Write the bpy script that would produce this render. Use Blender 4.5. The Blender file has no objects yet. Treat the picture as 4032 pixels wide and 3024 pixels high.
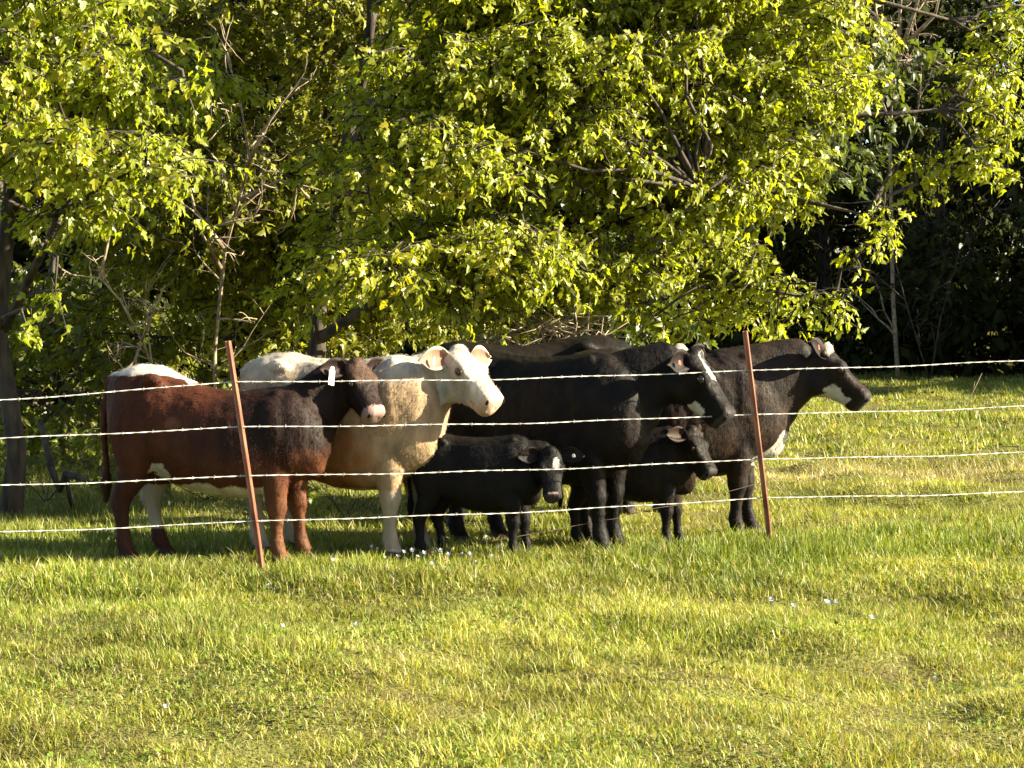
import bpy, math, random
import numpy as np
from mathutils import Matrix, Vector

random.seed(7)
RNG = np.random.default_rng(11)
SC = bpy.context.scene
COL = SC.collection
rad = math.radians

# ------------------------------------------------------------------ camera
W, H = 1024, 768
F_PX = 2200.0            # focal length in pixels of a 1024 wide frame
HORIZON = 305.0          # pixel row of the horizon
CAM_H = 1.63
TILT = math.atan((384 - HORIZON) / F_PX)
cam_d = bpy.data.cameras.new('camera')
cam_d.sensor_width = 36.0
cam_d.lens = F_PX * 36.0 / W
cam_d.clip_start = 0.1
cam_d.clip_end = 2000.0
cam = bpy.data.objects.new('camera', cam_d)
cam.location = (0, 0, CAM_H)
cam.rotation_euler = (rad(90) - TILT, 0, 0)
COL.objects.link(cam)
SC.camera = cam
SC.render.resolution_x, SC.render.resolution_y = W, H

# ------------------------------------------------------------------ sky, sun, exposure
SUN_AZ = 2.0            # degrees from +X towards the viewer
SUN_EL = 25.0
world = bpy.data.worlds.new('World')
SC.world = world
world.use_nodes = True
wn = world.node_tree
for n in list(wn.nodes):
    wn.nodes.remove(n)
w_out = wn.nodes.new('ShaderNodeOutputWorld')
w_bg = wn.nodes.new('ShaderNodeBackground')
w_sky = wn.nodes.new('ShaderNodeTexSky')
w_sky.sky_type = 'NISHITA'
w_sky.sun_disc = False
w_sky.sun_elevation = rad(SUN_EL)
w_sky.sun_rotation = rad(90 + SUN_AZ)
w_bg.inputs['Strength'].default_value = 0.05
wn.links.new(w_sky.outputs['Color'], w_bg.inputs['Color'])
wn.links.new(w_bg.outputs['Background'], w_out.inputs['Surface'])
sun_d = bpy.data.lights.new('sun', 'SUN')
sun_d.energy = 5.0
sun_d.angle = rad(0.5)
sun_d.color = (1.0, 0.90, 0.66)
sun = bpy.data.objects.new('sun', sun_d)
to_sun = Vector((math.cos(rad(SUN_EL)) * math.cos(rad(SUN_AZ)),
                 -math.cos(rad(SUN_EL)) * math.sin(rad(SUN_AZ)),
                 math.sin(rad(SUN_EL))))
sun.rotation_euler = to_sun.to_track_quat('Z', 'Y').to_euler()
sun.location = to_sun * 60
COL.objects.link(sun)
SC.view_settings.view_transform = 'Standard'
SC.view_settings.look = 'None'
SC.view_settings.gamma = 1.0
SC.view_settings.use_curve_mapping = False
SC.view_settings.exposure = 2.35
SC.render.engine = 'CYCLES'
SC.cycles.max_bounces = 6
SC.cycles.diffuse_bounces = 3
SC.cycles.transmission_bounces = 4
SC.cycles.transparent_max_bounces = 4
SC.cycles.use_denoising = True

# ------------------------------------------------------------------ helpers
def at(px, py, Y):
    """World point that lies at distance Y along the view and shows at pixel (px, py)."""
    ct, st = math.cos(TILT), math.sin(TILT)
    a = (px - 512) / F_PX
    b = (384 - py) / F_PX
    d = Vector((a, ct + b * st, -st + b * ct))
    k = Y / d.y
    return Vector((d.x * k, Y, CAM_H + d.z * k))

def tag(o, label=None, cat=None, group=None, kind=None):
    if label: o['label'] = label
    if cat: o['category'] = cat
    if group: o['group'] = group
    if kind: o['kind'] = kind
    return o

def link(o, parent=None):
    COL.objects.link(o)
    if parent is not None:
        o.parent = parent
    return o

def empty(name, loc=(0, 0, 0), rz=0.0):
    o = bpy.data.objects.new(name, None)
    o.empty_display_size = 0.2
    o.location = loc
    o.rotation_euler = (0, 0, rz)
    return link(o)

def mesh_np(name, verts, loops, sizes, mat, parent=None, colors=None, smooth=False):
    """verts (n,3); loops flat vertex indices; sizes vertices per face; colors (n,3)."""
    me = bpy.data.meshes.new(name)
    verts = np.ascontiguousarray(verts, dtype=np.float32)
    loops = np.ascontiguousarray(loops, dtype=np.int32)
    sizes = np.ascontiguousarray(sizes, dtype=np.int32)
    me.vertices.add(len(verts))
    me.vertices.foreach_set('co', verts.ravel())
    me.loops.add(len(loops))
    me.loops.foreach_set('vertex_index', loops)
    me.polygons.add(len(sizes))
    starts = np.concatenate(([0], np.cumsum(sizes)[:-1])).astype(np.int32)
    me.polygons.foreach_set('loop_start', starts)
    me.polygons.foreach_set('loop_total', sizes)
    if smooth:
        me.polygons.foreach_set('use_smooth', np.ones(len(sizes), dtype=bool))
    me.update(calc_edges=True)
    if colors is not None:
        set_col(me, colors)
    me.materials.append(mat)
    o = bpy.data.objects.new(name, me)
    return link(o, parent)

def set_col(me, colors):
    a = me.color_attributes.new('Col', 'FLOAT_COLOR', 'POINT')
    c = np.ones((len(me.vertices), 4), dtype=np.float32)
    c[:, :3] = colors
    a.data.foreach_set('color', c.ravel())

class MB:
    """collects pieces of one mesh"""
    def __init__(s):
        s.v, s.f, s.c = [], [], []
    def add(s, verts, faces, color=(1, 1, 1)):
        b = len(s.v)
        s.v.extend([tuple(v) for v in verts])
        s.f.extend([tuple(i + b for i in f) for f in faces])
        s.c.extend([color] * len(verts))
    def tube(s, pts, radii, n=7, color=(1, 1, 1), caps=True):
        pts = [Vector(p) for p in pts]
        vs, fs = [], []
        ref = Vector((0.13, 0.21, 0.97))
        for i, p in enumerate(pts):
            t = (pts[min(i + 1, len(pts) - 1)] - pts[max(i - 1, 0)]).normalized()
            r0 = ref if abs(t.dot(ref)) < 0.93 else Vector((1, 0.1, 0))
            u = t.cross(r0).normalized()
            w = t.cross(u).normalized()
            for k in range(n):
                a = 2 * math.pi * k / n
                vs.append(p + (u * math.cos(a) + w * math.sin(a)) * radii[i])
        for i in range(len(pts) - 1):
            for k in range(n):
                fs.append((i * n + k, i * n + (k + 1) % n, (i + 1) * n + (k + 1) % n, (i + 1) * n + k))
        if caps:
            fs.append(tuple(range(n - 1, -1, -1)))
            fs.append(tuple(range((len(pts) - 1) * n, len(pts) * n)))
        s.add(vs, fs, color)
    def rings(s, rings, color=(1, 1, 1)):
        n = len(rings[0])
        vs = [p for r in rings for p in r]
        fs = []
        for i in range(len(rings) - 1):
            for k in range(n):
                fs.append((i * n + k, i * n + (k + 1) % n, (i + 1) * n + (k + 1) % n, (i + 1) * n + k))
        fs.append(tuple(range(n - 1, -1, -1)))
        fs.append(tuple(range((len(rings) - 1) * n, len(rings) * n)))
        s.add(vs, fs, color)
    def ball(s, c, r, frame=None, n=12, m=8, color=(1, 1, 1)):
        c = Vector(c)
        ax = frame or (Vector((1, 0, 0)), Vector((0, 1, 0)), Vector((0, 0, 1)))
        rings = []
        for j in range(m + 1):
            th = math.pi * (j / m) * 0.98 + 0.01 * math.pi
            rings.append([c + ax[0] * (r[0] * math.sin(th) * math.cos(2 * math.pi * k / n))
                          + ax[1] * (r[1] * math.sin(th) * math.sin(2 * math.pi * k / n))
                          + ax[2] * (r[2] * math.cos(th)) for k in range(n)])
        s.rings(rings, color)
    def build(s, name, mat, parent=None, smooth=True, col=False):
        me = bpy.data.meshes.new(name)
        me.from_pydata([tuple(v) for v in s.v], [], s.f)
        if smooth:
            me.polygons.foreach_set('use_smooth', [True] * len(me.polygons))
        if col:
            set_col(me, np.array(s.c, dtype=np.float32))
        me.materials.append(mat)
        return link(bpy.data.objects.new(name, me), parent)

def hash2(ix, iy, seed):
    h = (ix * 374761393 + iy * 668265263 + seed * 362437) & 0xffffffff
    h = ((h ^ (h >> 13)) * 1274126177) & 0xffffffff
    return ((h ^ (h >> 16)) & 0xffff) / 65535.0

def vnoise(x, y, scale, seed=0):
    x = np.asarray(x, dtype=float) / scale + 1000.0
    y = np.asarray(y, dtype=float) / scale + 1000.0
    ix, iy = np.floor(x).astype(np.int64), np.floor(y).astype(np.int64)
    fx, fy = x - ix, y - iy
    fx, fy = fx * fx * (3 - 2 * fx), fy * fy * (3 - 2 * fy)
    a, b = hash2(ix, iy, seed), hash2(ix + 1, iy, seed)
    c, d = hash2(ix, iy + 1, seed), hash2(ix + 1, iy + 1, seed)
    return (a * (1 - fx) + b * fx) * (1 - fy) + (c * (1 - fx) + d * fx) * fy

def terrain(x, y):
    x, y = np.asarray(x, dtype=float), np.asarray(y, dtype=float)
    z = (vnoise(x, y, 0.8, 1) - 0.5) * 0.19 + (vnoise(x, y, 0.3, 2) - 0.5) * 0.06 + (vnoise(x, y, 2.6, 3) - 0.5) * 0.09
    z = z * (1 - 0.15 * np.clip((11.5 - y), 0, 1))
    near = np.clip((y - 12.4) / 0.8, 0, 1) * np.clip((17.5 - y) / 1.0, 0, 1)
    z = z * (1 - 0.8 * near)
    far = np.clip((y - 47) / 16.0, 0, 1)
    return z + far * far * (3 - 2 * far) * 2.2

# ------------------------------------------------------------------ materials
def new_mat(name):
    m = bpy.data.materials.new(name)
    m.use_nodes = True
    nt = m.node_tree
    for n in list(nt.nodes):
        nt.nodes.remove(n)
    out = nt.nodes.new('ShaderNodeOutputMaterial')
    return m, nt, out

def node(nt, kind, **kw):
    n = nt.nodes.new(kind)
    for k, v in kw.items():
        if k in n.inputs:
            n.inputs[k].default_value = v
        else:
            setattr(n, k, v)
    return n

def vcol_noise(nt, lo, hi, scale, stretch=None, detail=4.0):
    """vertex colour times a noise in lo..hi; returns the colour socket"""
    at_ = node(nt, 'ShaderNodeAttribute', attribute_name='Col')
    tc = node(nt, 'ShaderNodeTexCoord')
    vec = tc.outputs['Object']
    if stretch:
        mp = node(nt, 'ShaderNodeMapping')
        mp.inputs['Scale'].default_value = stretch
        nt.links.new(vec, mp.inputs['Vector'])
        vec = mp.outputs['Vector']
    nz = node(nt, 'ShaderNodeTexNoise', Scale=scale, Detail=detail)
    nt.links.new(vec, nz.inputs['Vector'])
    mr = node(nt, 'ShaderNodeMapRange')
    mr.inputs['From Min'].default_value = 0.3
    mr.inputs['From Max'].default_value = 0.7
    mr.inputs['To Min'].default_value = lo
    mr.inputs['To Max'].default_value = hi
    nt.links.new(nz.outputs['Fac'], mr.inputs['Value'])
    mx = node(nt, 'ShaderNodeVectorMath', operation='SCALE')
    nt.links.new(at_.outputs['Color'], mx.inputs[0])
    nt.links.new(mr.outputs['Result'], mx.inputs['Scale'])
    return mx.outputs['Vector'], nz, vec

def plant_material(name, lo=0.75, hi=1.25, trans=0.45, tint=(1.25, 1.15, 0.35), rough=0.5, nscale=9.0, spec=0.35):
    m, nt, out = new_mat(name)
    col, nz, vec = vcol_noise(nt, lo, hi, nscale)
    bs = node(nt, 'ShaderNodeBsdfPrincipled', Roughness=rough)
    bs.inputs['Specular IOR Level'].default_value = spec
    nt.links.new(col, bs.inputs['Base Color'])
    tr = node(nt, 'ShaderNodeBsdfTranslucent')
    tm = node(nt, 'ShaderNodeVectorMath', operation='MULTIPLY')
    tm.inputs[1].default_value = tint
    nt.links.new(col, tm.inputs[0])
    nt.links.new(tm.outputs['Vector'], tr.inputs['Color'])
    mx = node(nt, 'ShaderNodeMixShader')
    mx.inputs['Fac'].default_value = trans
    nt.links.new(bs.outputs['BSDF'], mx.inputs[1])
    nt.links.new(tr.outputs['BSDF'], mx.inputs[2])
    nt.links.new(mx.outputs['Shader'], out.inputs['Surface'])
    return m

def coat_material(name, rough=0.55, sheen=0.25, bump=0.5, spec=0.35):
    m, nt, out = new_mat(name)
    col, nz, vec = vcol_noise(nt, 0.72, 1.3, 9.0, (1.0, 1.0, 0.45), 6.0)
    bs = node(nt, 'ShaderNodeBsdfPrincipled', Roughness=rough)
    bs.inputs['Specular IOR Level'].default_value = spec
    bs.inputs['Sheen Weight'].default_value = sheen
    bs.inputs['Sheen Roughness'].default_value = 0.4
    bs.inputs['Sheen Tint'].default_value = (1.0, 0.85, 0.7, 1)
    nt.links.new(col, bs.inputs['Base Color'])
    mp = node(nt, 'ShaderNodeMapping')
    mp.inputs['Scale'].default_value = (1.0, 1.0, 0.22)
    tc = node(nt, 'ShaderNodeTexCoord')
    nt.links.new(tc.outputs['Object'], mp.inputs['Vector'])
    hz = node(nt, 'ShaderNodeTexNoise', Scale=70.0, Detail=5.0)
    nt.links.new(mp.outputs['Vector'], hz.inputs['Vector'])
    bz = node(nt, 'ShaderNodeTexNoise', Scale=13.0, Detail=3.0)
    nt.links.new(mp.outputs['Vector'], bz.inputs['Vector'])
    ad = node(nt, 'ShaderNodeMath', operation='MULTIPLY_ADD')
    ad.inputs[1].default_value = 0.9
    nt.links.new(bz.outputs['Fac'], ad.inputs[0])
    nt.links.new(hz.outputs['Fac'], ad.inputs[2])
    bp = node(nt, 'ShaderNodeBump', Strength=bump, Distance=0.012)
    nt.links.new(ad.outputs['Value'], bp.inputs['Height'])
    nt.links.new(bp.outputs['Normal'], bs.inputs['Normal'])
    nt.links.new(bs.outputs['BSDF'], out.inputs['Surface'])
    return m

def plain_material(name, c0, c1, scale=20.0, rough=0.7, metal=0.0, bump=0.0, stretch=(1, 1, 1), spec=0.4, contrast=(0.35, 0.65)):
    m, nt, out = new_mat(name)
    tc = node(nt, 'ShaderNodeTexCoord')
    mp = node(nt, 'ShaderNodeMapping')
    mp.inputs['Scale'].default_value = stretch
    nt.links.new(tc.outputs['Object'], mp.inputs['Vector'])
    nz = node(nt, 'ShaderNodeTexNoise', Scale=scale, Detail=6.0)
    nt.links.new(mp.outputs['Vector'], nz.inputs['Vector'])
    cr = node(nt, 'ShaderNodeValToRGB')
    cr.color_ramp.elements[0].position = contrast[0]
    cr.color_ramp.elements[1].position = contrast[1]
    cr.color_ramp.elements[0].color = (*c0, 1)
    cr.color_ramp.elements[1].color = (*c1, 1)
    nt.links.new(nz.outputs['Fac'], cr.inputs['Fac'])
    bs = node(nt, 'ShaderNodeBsdfPrincipled', Roughness=rough, Metallic=metal)
    bs.inputs['Specular IOR Level'].default_value = spec
    nt.links.new(cr.outputs['Color'], bs.inputs['Base Color'])
    if bump:
        bp = node(nt, 'ShaderNodeBump', Strength=bump, Distance=0.02)
        nt.links.new(nz.outputs['Fac'], bp.inputs['Height'])
        nt.links.new(bp.outputs['Normal'], bs.inputs['Normal'])
    nt.links.new(bs.outputs['BSDF'], out.inputs['Surface'])
    return m

M_LEAF = plant_material('leaf', 0.8, 1.2, 0.52, (1.35, 1.35, 0.45), 0.42, 14.0, 0.45)
M_FAR_LEAF = plant_material('far_leaf', 0.8, 1.2, 0.3, (1.2, 1.1, 0.5), 0.8, 14.0, 0.08)
M_GRASS = plant_material('grass', 0.85, 1.15, 0.35, (1.2, 1.1, 0.5), 0.55, 3.0, 0.3)
M_COAT = coat_material('coat_hair', 0.6, 0.0, 0.28, 0.12)
M_PALE = coat_material('pale_coat_hair', 0.75, 0.0, 0.22, 0.15)
M_EYE = plain_material('eye', (0.012, 0.008, 0.006), (0.02, 0.012, 0.008), 5, 0.08, spec=0.6)
M_HOOF = plain_material('hoof', (0.03, 0.025, 0.02), (0.07, 0.055, 0.04), 30, 0.5)
M_TAG_W = plain_material('tag_plastic', (0.7, 0.68, 0.6), (0.8, 0.78, 0.7), 20, 0.4)
M_TAG_R = plain_material('red_tag_plastic', (0.6, 0.06, 0.02), (0.7, 0.09, 0.03), 20, 0.4)
M_BARK = plain_material('bark', (0.018, 0.013, 0.010), (0.075, 0.058, 0.043), 16, 0.9, bump=0.8, stretch=(1, 1, 0.25))
M_TWIG = plain_material('dry_twig', (0.16, 0.11, 0.07), (0.36, 0.29, 0.2), 14, 0.85, bump=0.3)
M_WIRE = plain_material('galvanised_wire', (0.36, 0.33, 0.3), (0.66, 0.64, 0.61), 12, 0.5, metal=0.0, spec=0.5)
M_WIRE_OLD = plain_material('rusty_wire', (0.12, 0.07, 0.05), (0.2, 0.13, 0.09), 30, 0.7, metal=0.2)
M_POST = plain_material('rusty_red_paint', (0.2, 0.06, 0.035), (0.5, 0.23, 0.14), 14, 0.6, bump=0.25, stretch=(1, 1, 0.3))
M_CLIP = plain_material('steel_clip', (0.2, 0.16, 0.12), (0.4, 0.35, 0.3), 30, 0.5, metal=0.5)

def ground_material():
    m, nt, out = new_mat('meadow_soil')
    tc = node(nt, 'ShaderNodeTexCoord')
    nz = node(nt, 'ShaderNodeTexNoise', Scale=1.3, Detail=8.0)
    nt.links.new(tc.outputs['Object'], nz.inputs['Vector'])
    cr = node(nt, 'ShaderNodeValToRGB')
    e = cr.color_ramp.elements
    e[0].position, e[0].color = 0.32, (0.09, 0.068, 0.03, 1)
    e[1].position, e[1].color = 0.68, (0.11, 0.13, 0.025, 1)
    k = e.new(0.5)
    k.color = (0.15, 0.14, 0.04, 1)
    nt.links.new(nz.outputs['Fac'], cr.inputs['Fac'])
    n2 = node(nt, 'ShaderNodeTexNoise', Scale=45.0, Detail=5.0)
    nt.links.new(tc.outputs['Object'], n2.inputs['Vector'])
    bs = node(nt, 'ShaderNodeBsdfPrincipled', Roughness=0.95)
    bs.inputs['Specular IOR Level'].default_value = 0.1
    bp = node(nt, 'ShaderNodeBump', Strength=0.9, Distance=0.03)
    nt.links.new(n2.outputs['Fac'], bp.inputs['Height'])
    nt.links.new(bp.outputs['Normal'], bs.inputs['Normal'])
    nt.links.new(cr.outputs['Color'], bs.inputs['Base Color'])
    nt.links.new(bs.outputs['BSDF'], out.inputs['Surface'])
    return m
M_GROUND = ground_material()

# ------------------------------------------------------------------ ground
def axis_steps(parts):
    a = []
    for lo, hi, st in parts:
        a += list(np.arange(lo, hi, st))
    return np.array(a + [parts[-1][1]])
gx = axis_steps([(-700, -60, 80), (-60, -16, 4), (-16, -7, 0.6), (-7, 7, 0.12), (7, 16, 0.6), (16, 60, 4), (60, 700, 80)])
gy = axis_steps([(-300, -4, 40), (-4, 6, 1), (6, 26, 0.12), (26, 70, 0.7), (70, 200, 10), (200, 1200, 100)])
GX, GY = np.meshgrid(gx, gy)
GZ = terrain(GX, GY)
nxg, nyg = len(gx), len(gy)
idx = np.arange(nxg * nyg).reshape(nyg, nxg)
quads = np.stack([idx[:-1, :-1], idx[:-1, 1:], idx[1:, 1:], idx[1:, :-1]], -1).reshape(-1, 4)
ground = mesh_np('ground', np.stack([GX, GY, GZ], -1).reshape(-1, 3), quads.ravel(), np.full(len(quads), 4), M_GROUND, smooth=True)
tag(ground, kind='structure')

# ------------------------------------------------------------------ grass
def grass_patch(y0, y1, density, wid, hscale, seg, seed, margin=1.12):
    rg = np.random.default_rng(seed)
    half1 = (512 / F_PX) * y1 * margin + 0.4
    n = int(density * (y1 - y0) * 2 * half1)
    y = rg.uniform(y0, y1, n)
    x = rg.uniform(-half1, half1, n)
    keep = np.abs(x) < (512 / F_PX) * y * margin + 0.4
    x, y = x[keep], y[keep]
    lush = vnoise(x, y, 1.5, 21) * 0.55 + vnoise(x, y, 0.45, 22) * 0.45
    tuft = vnoise(x, y, 0.22, 23)
    fence_y = 13.07 + (x + 1.485) * 0.417
    band = np.exp(-((y - fence_y) / 0.9) ** 2)
    right_tuft = np.exp(-((x - 1.55) / 0.5) ** 2 - ((y - 14.05) / 0.35) ** 2)
    wet = np.clip(lush * 1.3 - 0.25 + 0.30 * band + 0.6 * right_tuft + np.clip((y - 11.5) * 0.12, -0.32, 0.12), 0, 1)
    straw = np.exp(-((x - 4.0) / 3.0) ** 2 - ((y - 21.5) / 1.8) ** 2)
    straw = np.clip(straw * 1.3 - 0.35 * vnoise(x, y, 0.8, 27), 0, 1)
    thin = rg.uniform(0, 1, len(x)) < 0.62 + 0.5 * tuft + 0.3 * wet
    bare = vnoise(x, y, 0.6, 33)
    thin &= ~((bare > 0.84) & (y < 12) & (rg.uniform(0, 1, len(x)) < 0.5))
    x, y, wet, straw, tuft = x[thin], y[thin], wet[thin], straw[thin], tuft[thin]
    n = len(x)
    z = terrain(x, y) - 0.006
    hgt = hscale * (0.022 + 0.022 * wet + 0.05 * tuft ** 2.2) * rg.uniform(0.5, 1.6, n)
    hgt = hgt * (1 + 0.25 * np.exp(-((y - (13.07 + (x + 1.485) * 0.417)) / 0.8) ** 2))
    hgt *= 1 + 1.3 * np.exp(-((x - 1.55) / 0.45) ** 2 - ((y - 14.05) / 0.3) ** 2)
    az = rg.uniform(0, 2 * math.pi, n)
    lean = np.clip(np.abs(rg.normal(0.45, 0.4, n)) + (1 - wet) * rg.uniform(0, 0.8, n), 0, 1.5)
    face = az + math.pi / 2 + rg.normal(0, 0.6, n)
    w = wid * rg.uniform(0.6, 1.3, n)
    dx, dy = np.cos(az), np.sin(az)
    fx, fy = np.cos(face) * w / 2, np.sin(face) * w / 2
    sl, cl = np.sin(lean), np.cos(lean)
    base = np.stack([x, y, z], -1)
    side = np.stack([fx, fy, np.zeros(n)], -1)
    mid = base + np.stack([dx * sl * hgt * 0.45, dy * sl * hgt * 0.45, np.maximum(cl, 0.35) * hgt * 0.6], -1)
    tip = base + np.stack([dx * sl * hgt * 1.25, dy * sl * hgt * 1.25, np.maximum(cl, 0.15) * hgt], -1)
    # colours: fresh green, yellow green, straw
    green = np.array([0.135, 0.185, 0.022])
    lime = np.array([0.28, 0.30, 0.042])
    drab = np.array([0.36, 0.31, 0.10])
    pale = np.array([0.5, 0.44, 0.27])
    r1 = rg.uniform(0, 1, n)
    mixg = np.clip(wet + rg.normal(0, 0.22, n), 0, 1)[:, None]
    c = lime * (1 - mixg) + green * mixg
    dry = (r1 < 0.36 - 0.3 * wet) | (r1 < straw * 0.9)
    c[dry] = drab * rg.uniform(0.7, 1.25, (dry.sum(), 1))
    p = (rg.uniform(0, 1, n) < 0.05) | (rg.uniform(0, 1, n) < straw * 0.5)
    c[p] = pale * rg.uniform(0.7, 1.2, (p.sum(), 1))
    patch = vnoise(x, y, 0.9, 41) * 0.6 + vnoise(x, y, 0.25, 42) * 0.4
    c = c * (0.55 + 0.85 * patch)[:, None] * rg.uniform(0.65, 1.35, (n, 1))
    if seg == 2:
        v = np.stack([base - side, base + side, mid + side * 0.75, mid - side * 0.75, tip], 1).reshape(-1, 3)
        k = np.arange(n)[:, None] * 5
        loops = np.concatenate([k + np.array([0, 1, 2, 3]), k + np.array([3, 2, 4])], 1).ravel()
        sizes = np.tile([4, 3], n)
        cc = np.repeat(c, 5, axis=0)
    else:
        v = np.stack([base - side, base + side, tip], 1).reshape(-1, 3)
        loops = np.arange(n * 3)
        sizes = np.full(n, 3)
        cc = np.repeat(c, 3, axis=0)
    return v, loops, sizes, cc

def join_np(chunks):
    vs, ls, ss, cs, b = [], [], [], [], 0
    for v, l, s, c in chunks:
        vs.append(v); ls.append(l + b); ss.append(s); cs.append(c)
        b += len(v)
    return np.concatenate(vs), np.concatenate(ls), np.concatenate(ss), np.concatenate(cs)

g = join_np([grass_patch(6.6, 12.0, 6000, 0.0058, 1.0, 2, 101),
             grass_patch(12.0, 15.5, 4200, 0.0075, 1.15, 2, 102),
             grass_patch(15.5, 24.0, 1500, 0.011, 1.25, 1, 103),
             grass_patch(24.0, 50.0, 420, 0.024, 1.5, 1, 104)])
def clover(n, seed):
    rg = np.random.default_rng(seed)
    y = rg.uniform(6.8, 15.0, n); x = rg.uniform(-1, 1, n) * (0.26 * y + 0.3)
    k = vnoise(x, y, 0.5, 51) * 0.7 + vnoise(x, y, 0.15, 52) * 0.3 > 0.60 - 0.25 * (rg.uniform(0, 1, n) < 0.12)
    x, y = x[k], y[k]; n = len(x)
    z = terrain(x, y) + rg.uniform(0.012, 0.045, n)
    d = rg.normal(0, 1, (n, 3)); d[:, 2] *= 0.3
    d /= np.linalg.norm(d, axis=1)[:, None]
    up = rg.normal(0, 0.35, (n, 3)) + np.array([0.1, -0.2, 0.9])
    sd = np.cross(up, d); sd /= np.linalg.norm(sd, axis=1)[:, None]
    return np.stack([x, y, z], -1), (d, sd, np.cross(d, sd)), rg.uniform(0.012, 0.026, n), np.array([0.13, 0.185, 0.024]) * rg.uniform(0.7, 1.4, (n, 1))
LEAF_SMALL = np.array([[0, 0, 0], [0.45, 0.32, 0.06], [1, 0, -0.05], [0.45, -0.32, 0.06]])
def clover_np(n, seed):
    p, (d, sd, u), sz, c = clover(n, seed)
    v = p[:, None, :] + sz[:, None, None] * (LEAF_SMALL[None, :, 0:1] * d[:, None, :] + 1.4 * LEAF_SMALL[None, :, 1:2] * sd[:, None, :] + LEAF_SMALL[None, :, 2:3] * u[:, None, :])
    return v.reshape(-1, 3), np.arange(len(p) * 4), np.full(len(p), 4), np.repeat(c, 4, axis=0)
g = join_np([g, clover_np(26000, 77)])
grass = mesh_np('grass', g[0], g[1], g[2], M_GRASS, colors=g[3])
tag(grass, 'short yellow green meadow grass with dry blades covering the field', 'grass', kind='stuff')

# ------------------------------------------------------------------ leaves
LEAF_PTS = np.array([            # x along the leaf, y across, z fold: a pointed, three lobed leaf
    [0.00, 0.00, 0.0], [0.10, 0.24, 0.05], [0.30, 0.50, 0.10], [0.42, 0.22, 0.04], [0.70, 0.24, 0.05],
    [1.00, 0.00, -0.06], [0.70, -0.24, 0.05], [0.42, -0.22, 0.04], [0.30, -0.50, 0.10], [0.10, -0.24, 0.05], [0.45, 0.0, 0.0]])
LEAF_FACES = [(0, 1, 10), (1, 2, 3, 10), (3, 4, 10), (4, 5, 10), (5, 6, 10), (6, 7, 10), (7, 8, 9, 10), (9, 0, 10)]
LEAF_SMALL = np.array([[0, 0, 0], [0.45, 0.32, 0.06], [1, 0, -0.05], [0.45, -0.32, 0.06]])
LEAF_SMALL_FACES = [(0, 1, 2, 3)]

def leaf_frames(n, rg, fwd, droop=0.5, spread=0.5):
    d = fwd + rg.normal(0, spread, (n, 3)) + np.array([0, 0, -droop])
    d /= np.linalg.norm(d, axis=1)[:, None]
    up = rg.normal(0, 0.5, (n, 3)) + np.array([0.7, -0.5, 0.45])
    s = np.cross(up, d)
    s /= np.linalg.norm(s, axis=1)[:, None] + 1e-9
    u = np.cross(d, s)
    return d, s, u

def leaves_mesh(pos, frames, size, color, small=False):
    P = LEAF_SMALL if small else LEAF_PTS
    FS = LEAF_SMALL_FACES if small else LEAF_FACES
    d, s, u = frames
    n = len(pos)
    wv = np.random.default_rng(n).uniform(0.55, 1.05, n)[:, None, None]
    cv = np.random.default_rng(n + 1).uniform(-0.8, 2.6, n)[:, None, None]
    v = pos[:, None, :] + size[:, None, None] * (P[None, :, 0:1] * d[:, None, :] + wv * P[None, :, 1:2] * s[:, None, :] + (cv * P[None, :, 2:3] - 0.25 * cv * P[None, :, 0:1] ** 2) * u[:, None, :])
    k = np.arange(n)[:, None] * len(P)
    flat = np.concatenate([np.array(f) for f in FS])
    loops = (k + flat[None, :]).ravel()
    sizes = np.tile([len(f) for f in FS], n)
    return v.reshape(-1, 3), loops, sizes, np.repeat(color, len(P), axis=0)

def in_poly(px, py, poly):
    inside = np.zeros(len(px), dtype=bool)
    j = len(poly) - 1
    for i in range(len(poly)):
        xi, yi = poly[i]; xj, yj = poly[j]
        c = ((yi > py) != (yj > py)) & (px < (xj - xi) * (py - yi) / ((yj - yi) + 1e-9) + xi)
        inside ^= c
        j = i
    return inside

def blobs_in(poly, n, y0, y1, r0, r1, rg):
    """crown lobes whose centres fall in an outline, spread over a depth range: list of (centre, radii)"""
    xs = [p[0] for p in poly]; ys = [p[1] for p in poly]
    out = []
    slant = 0.0 if len(poly) < 20 else 0.38
    while len(out) < n:
        px, py = rg.uniform(min(xs), max(xs)), rg.uniform(min(ys), max(ys))
        if in_poly(np.array([px]), np.array([py]), poly)[0]:
            r = rg.uniform(r0, r1)
            q = at(px, py, 18.0)
            out.append((np.array(at(px, py, rg.uniform(y0, y1) + slant * q.x)), np.array([r * 1.4, r * 1.2, r * 0.68])))
    return out

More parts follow.
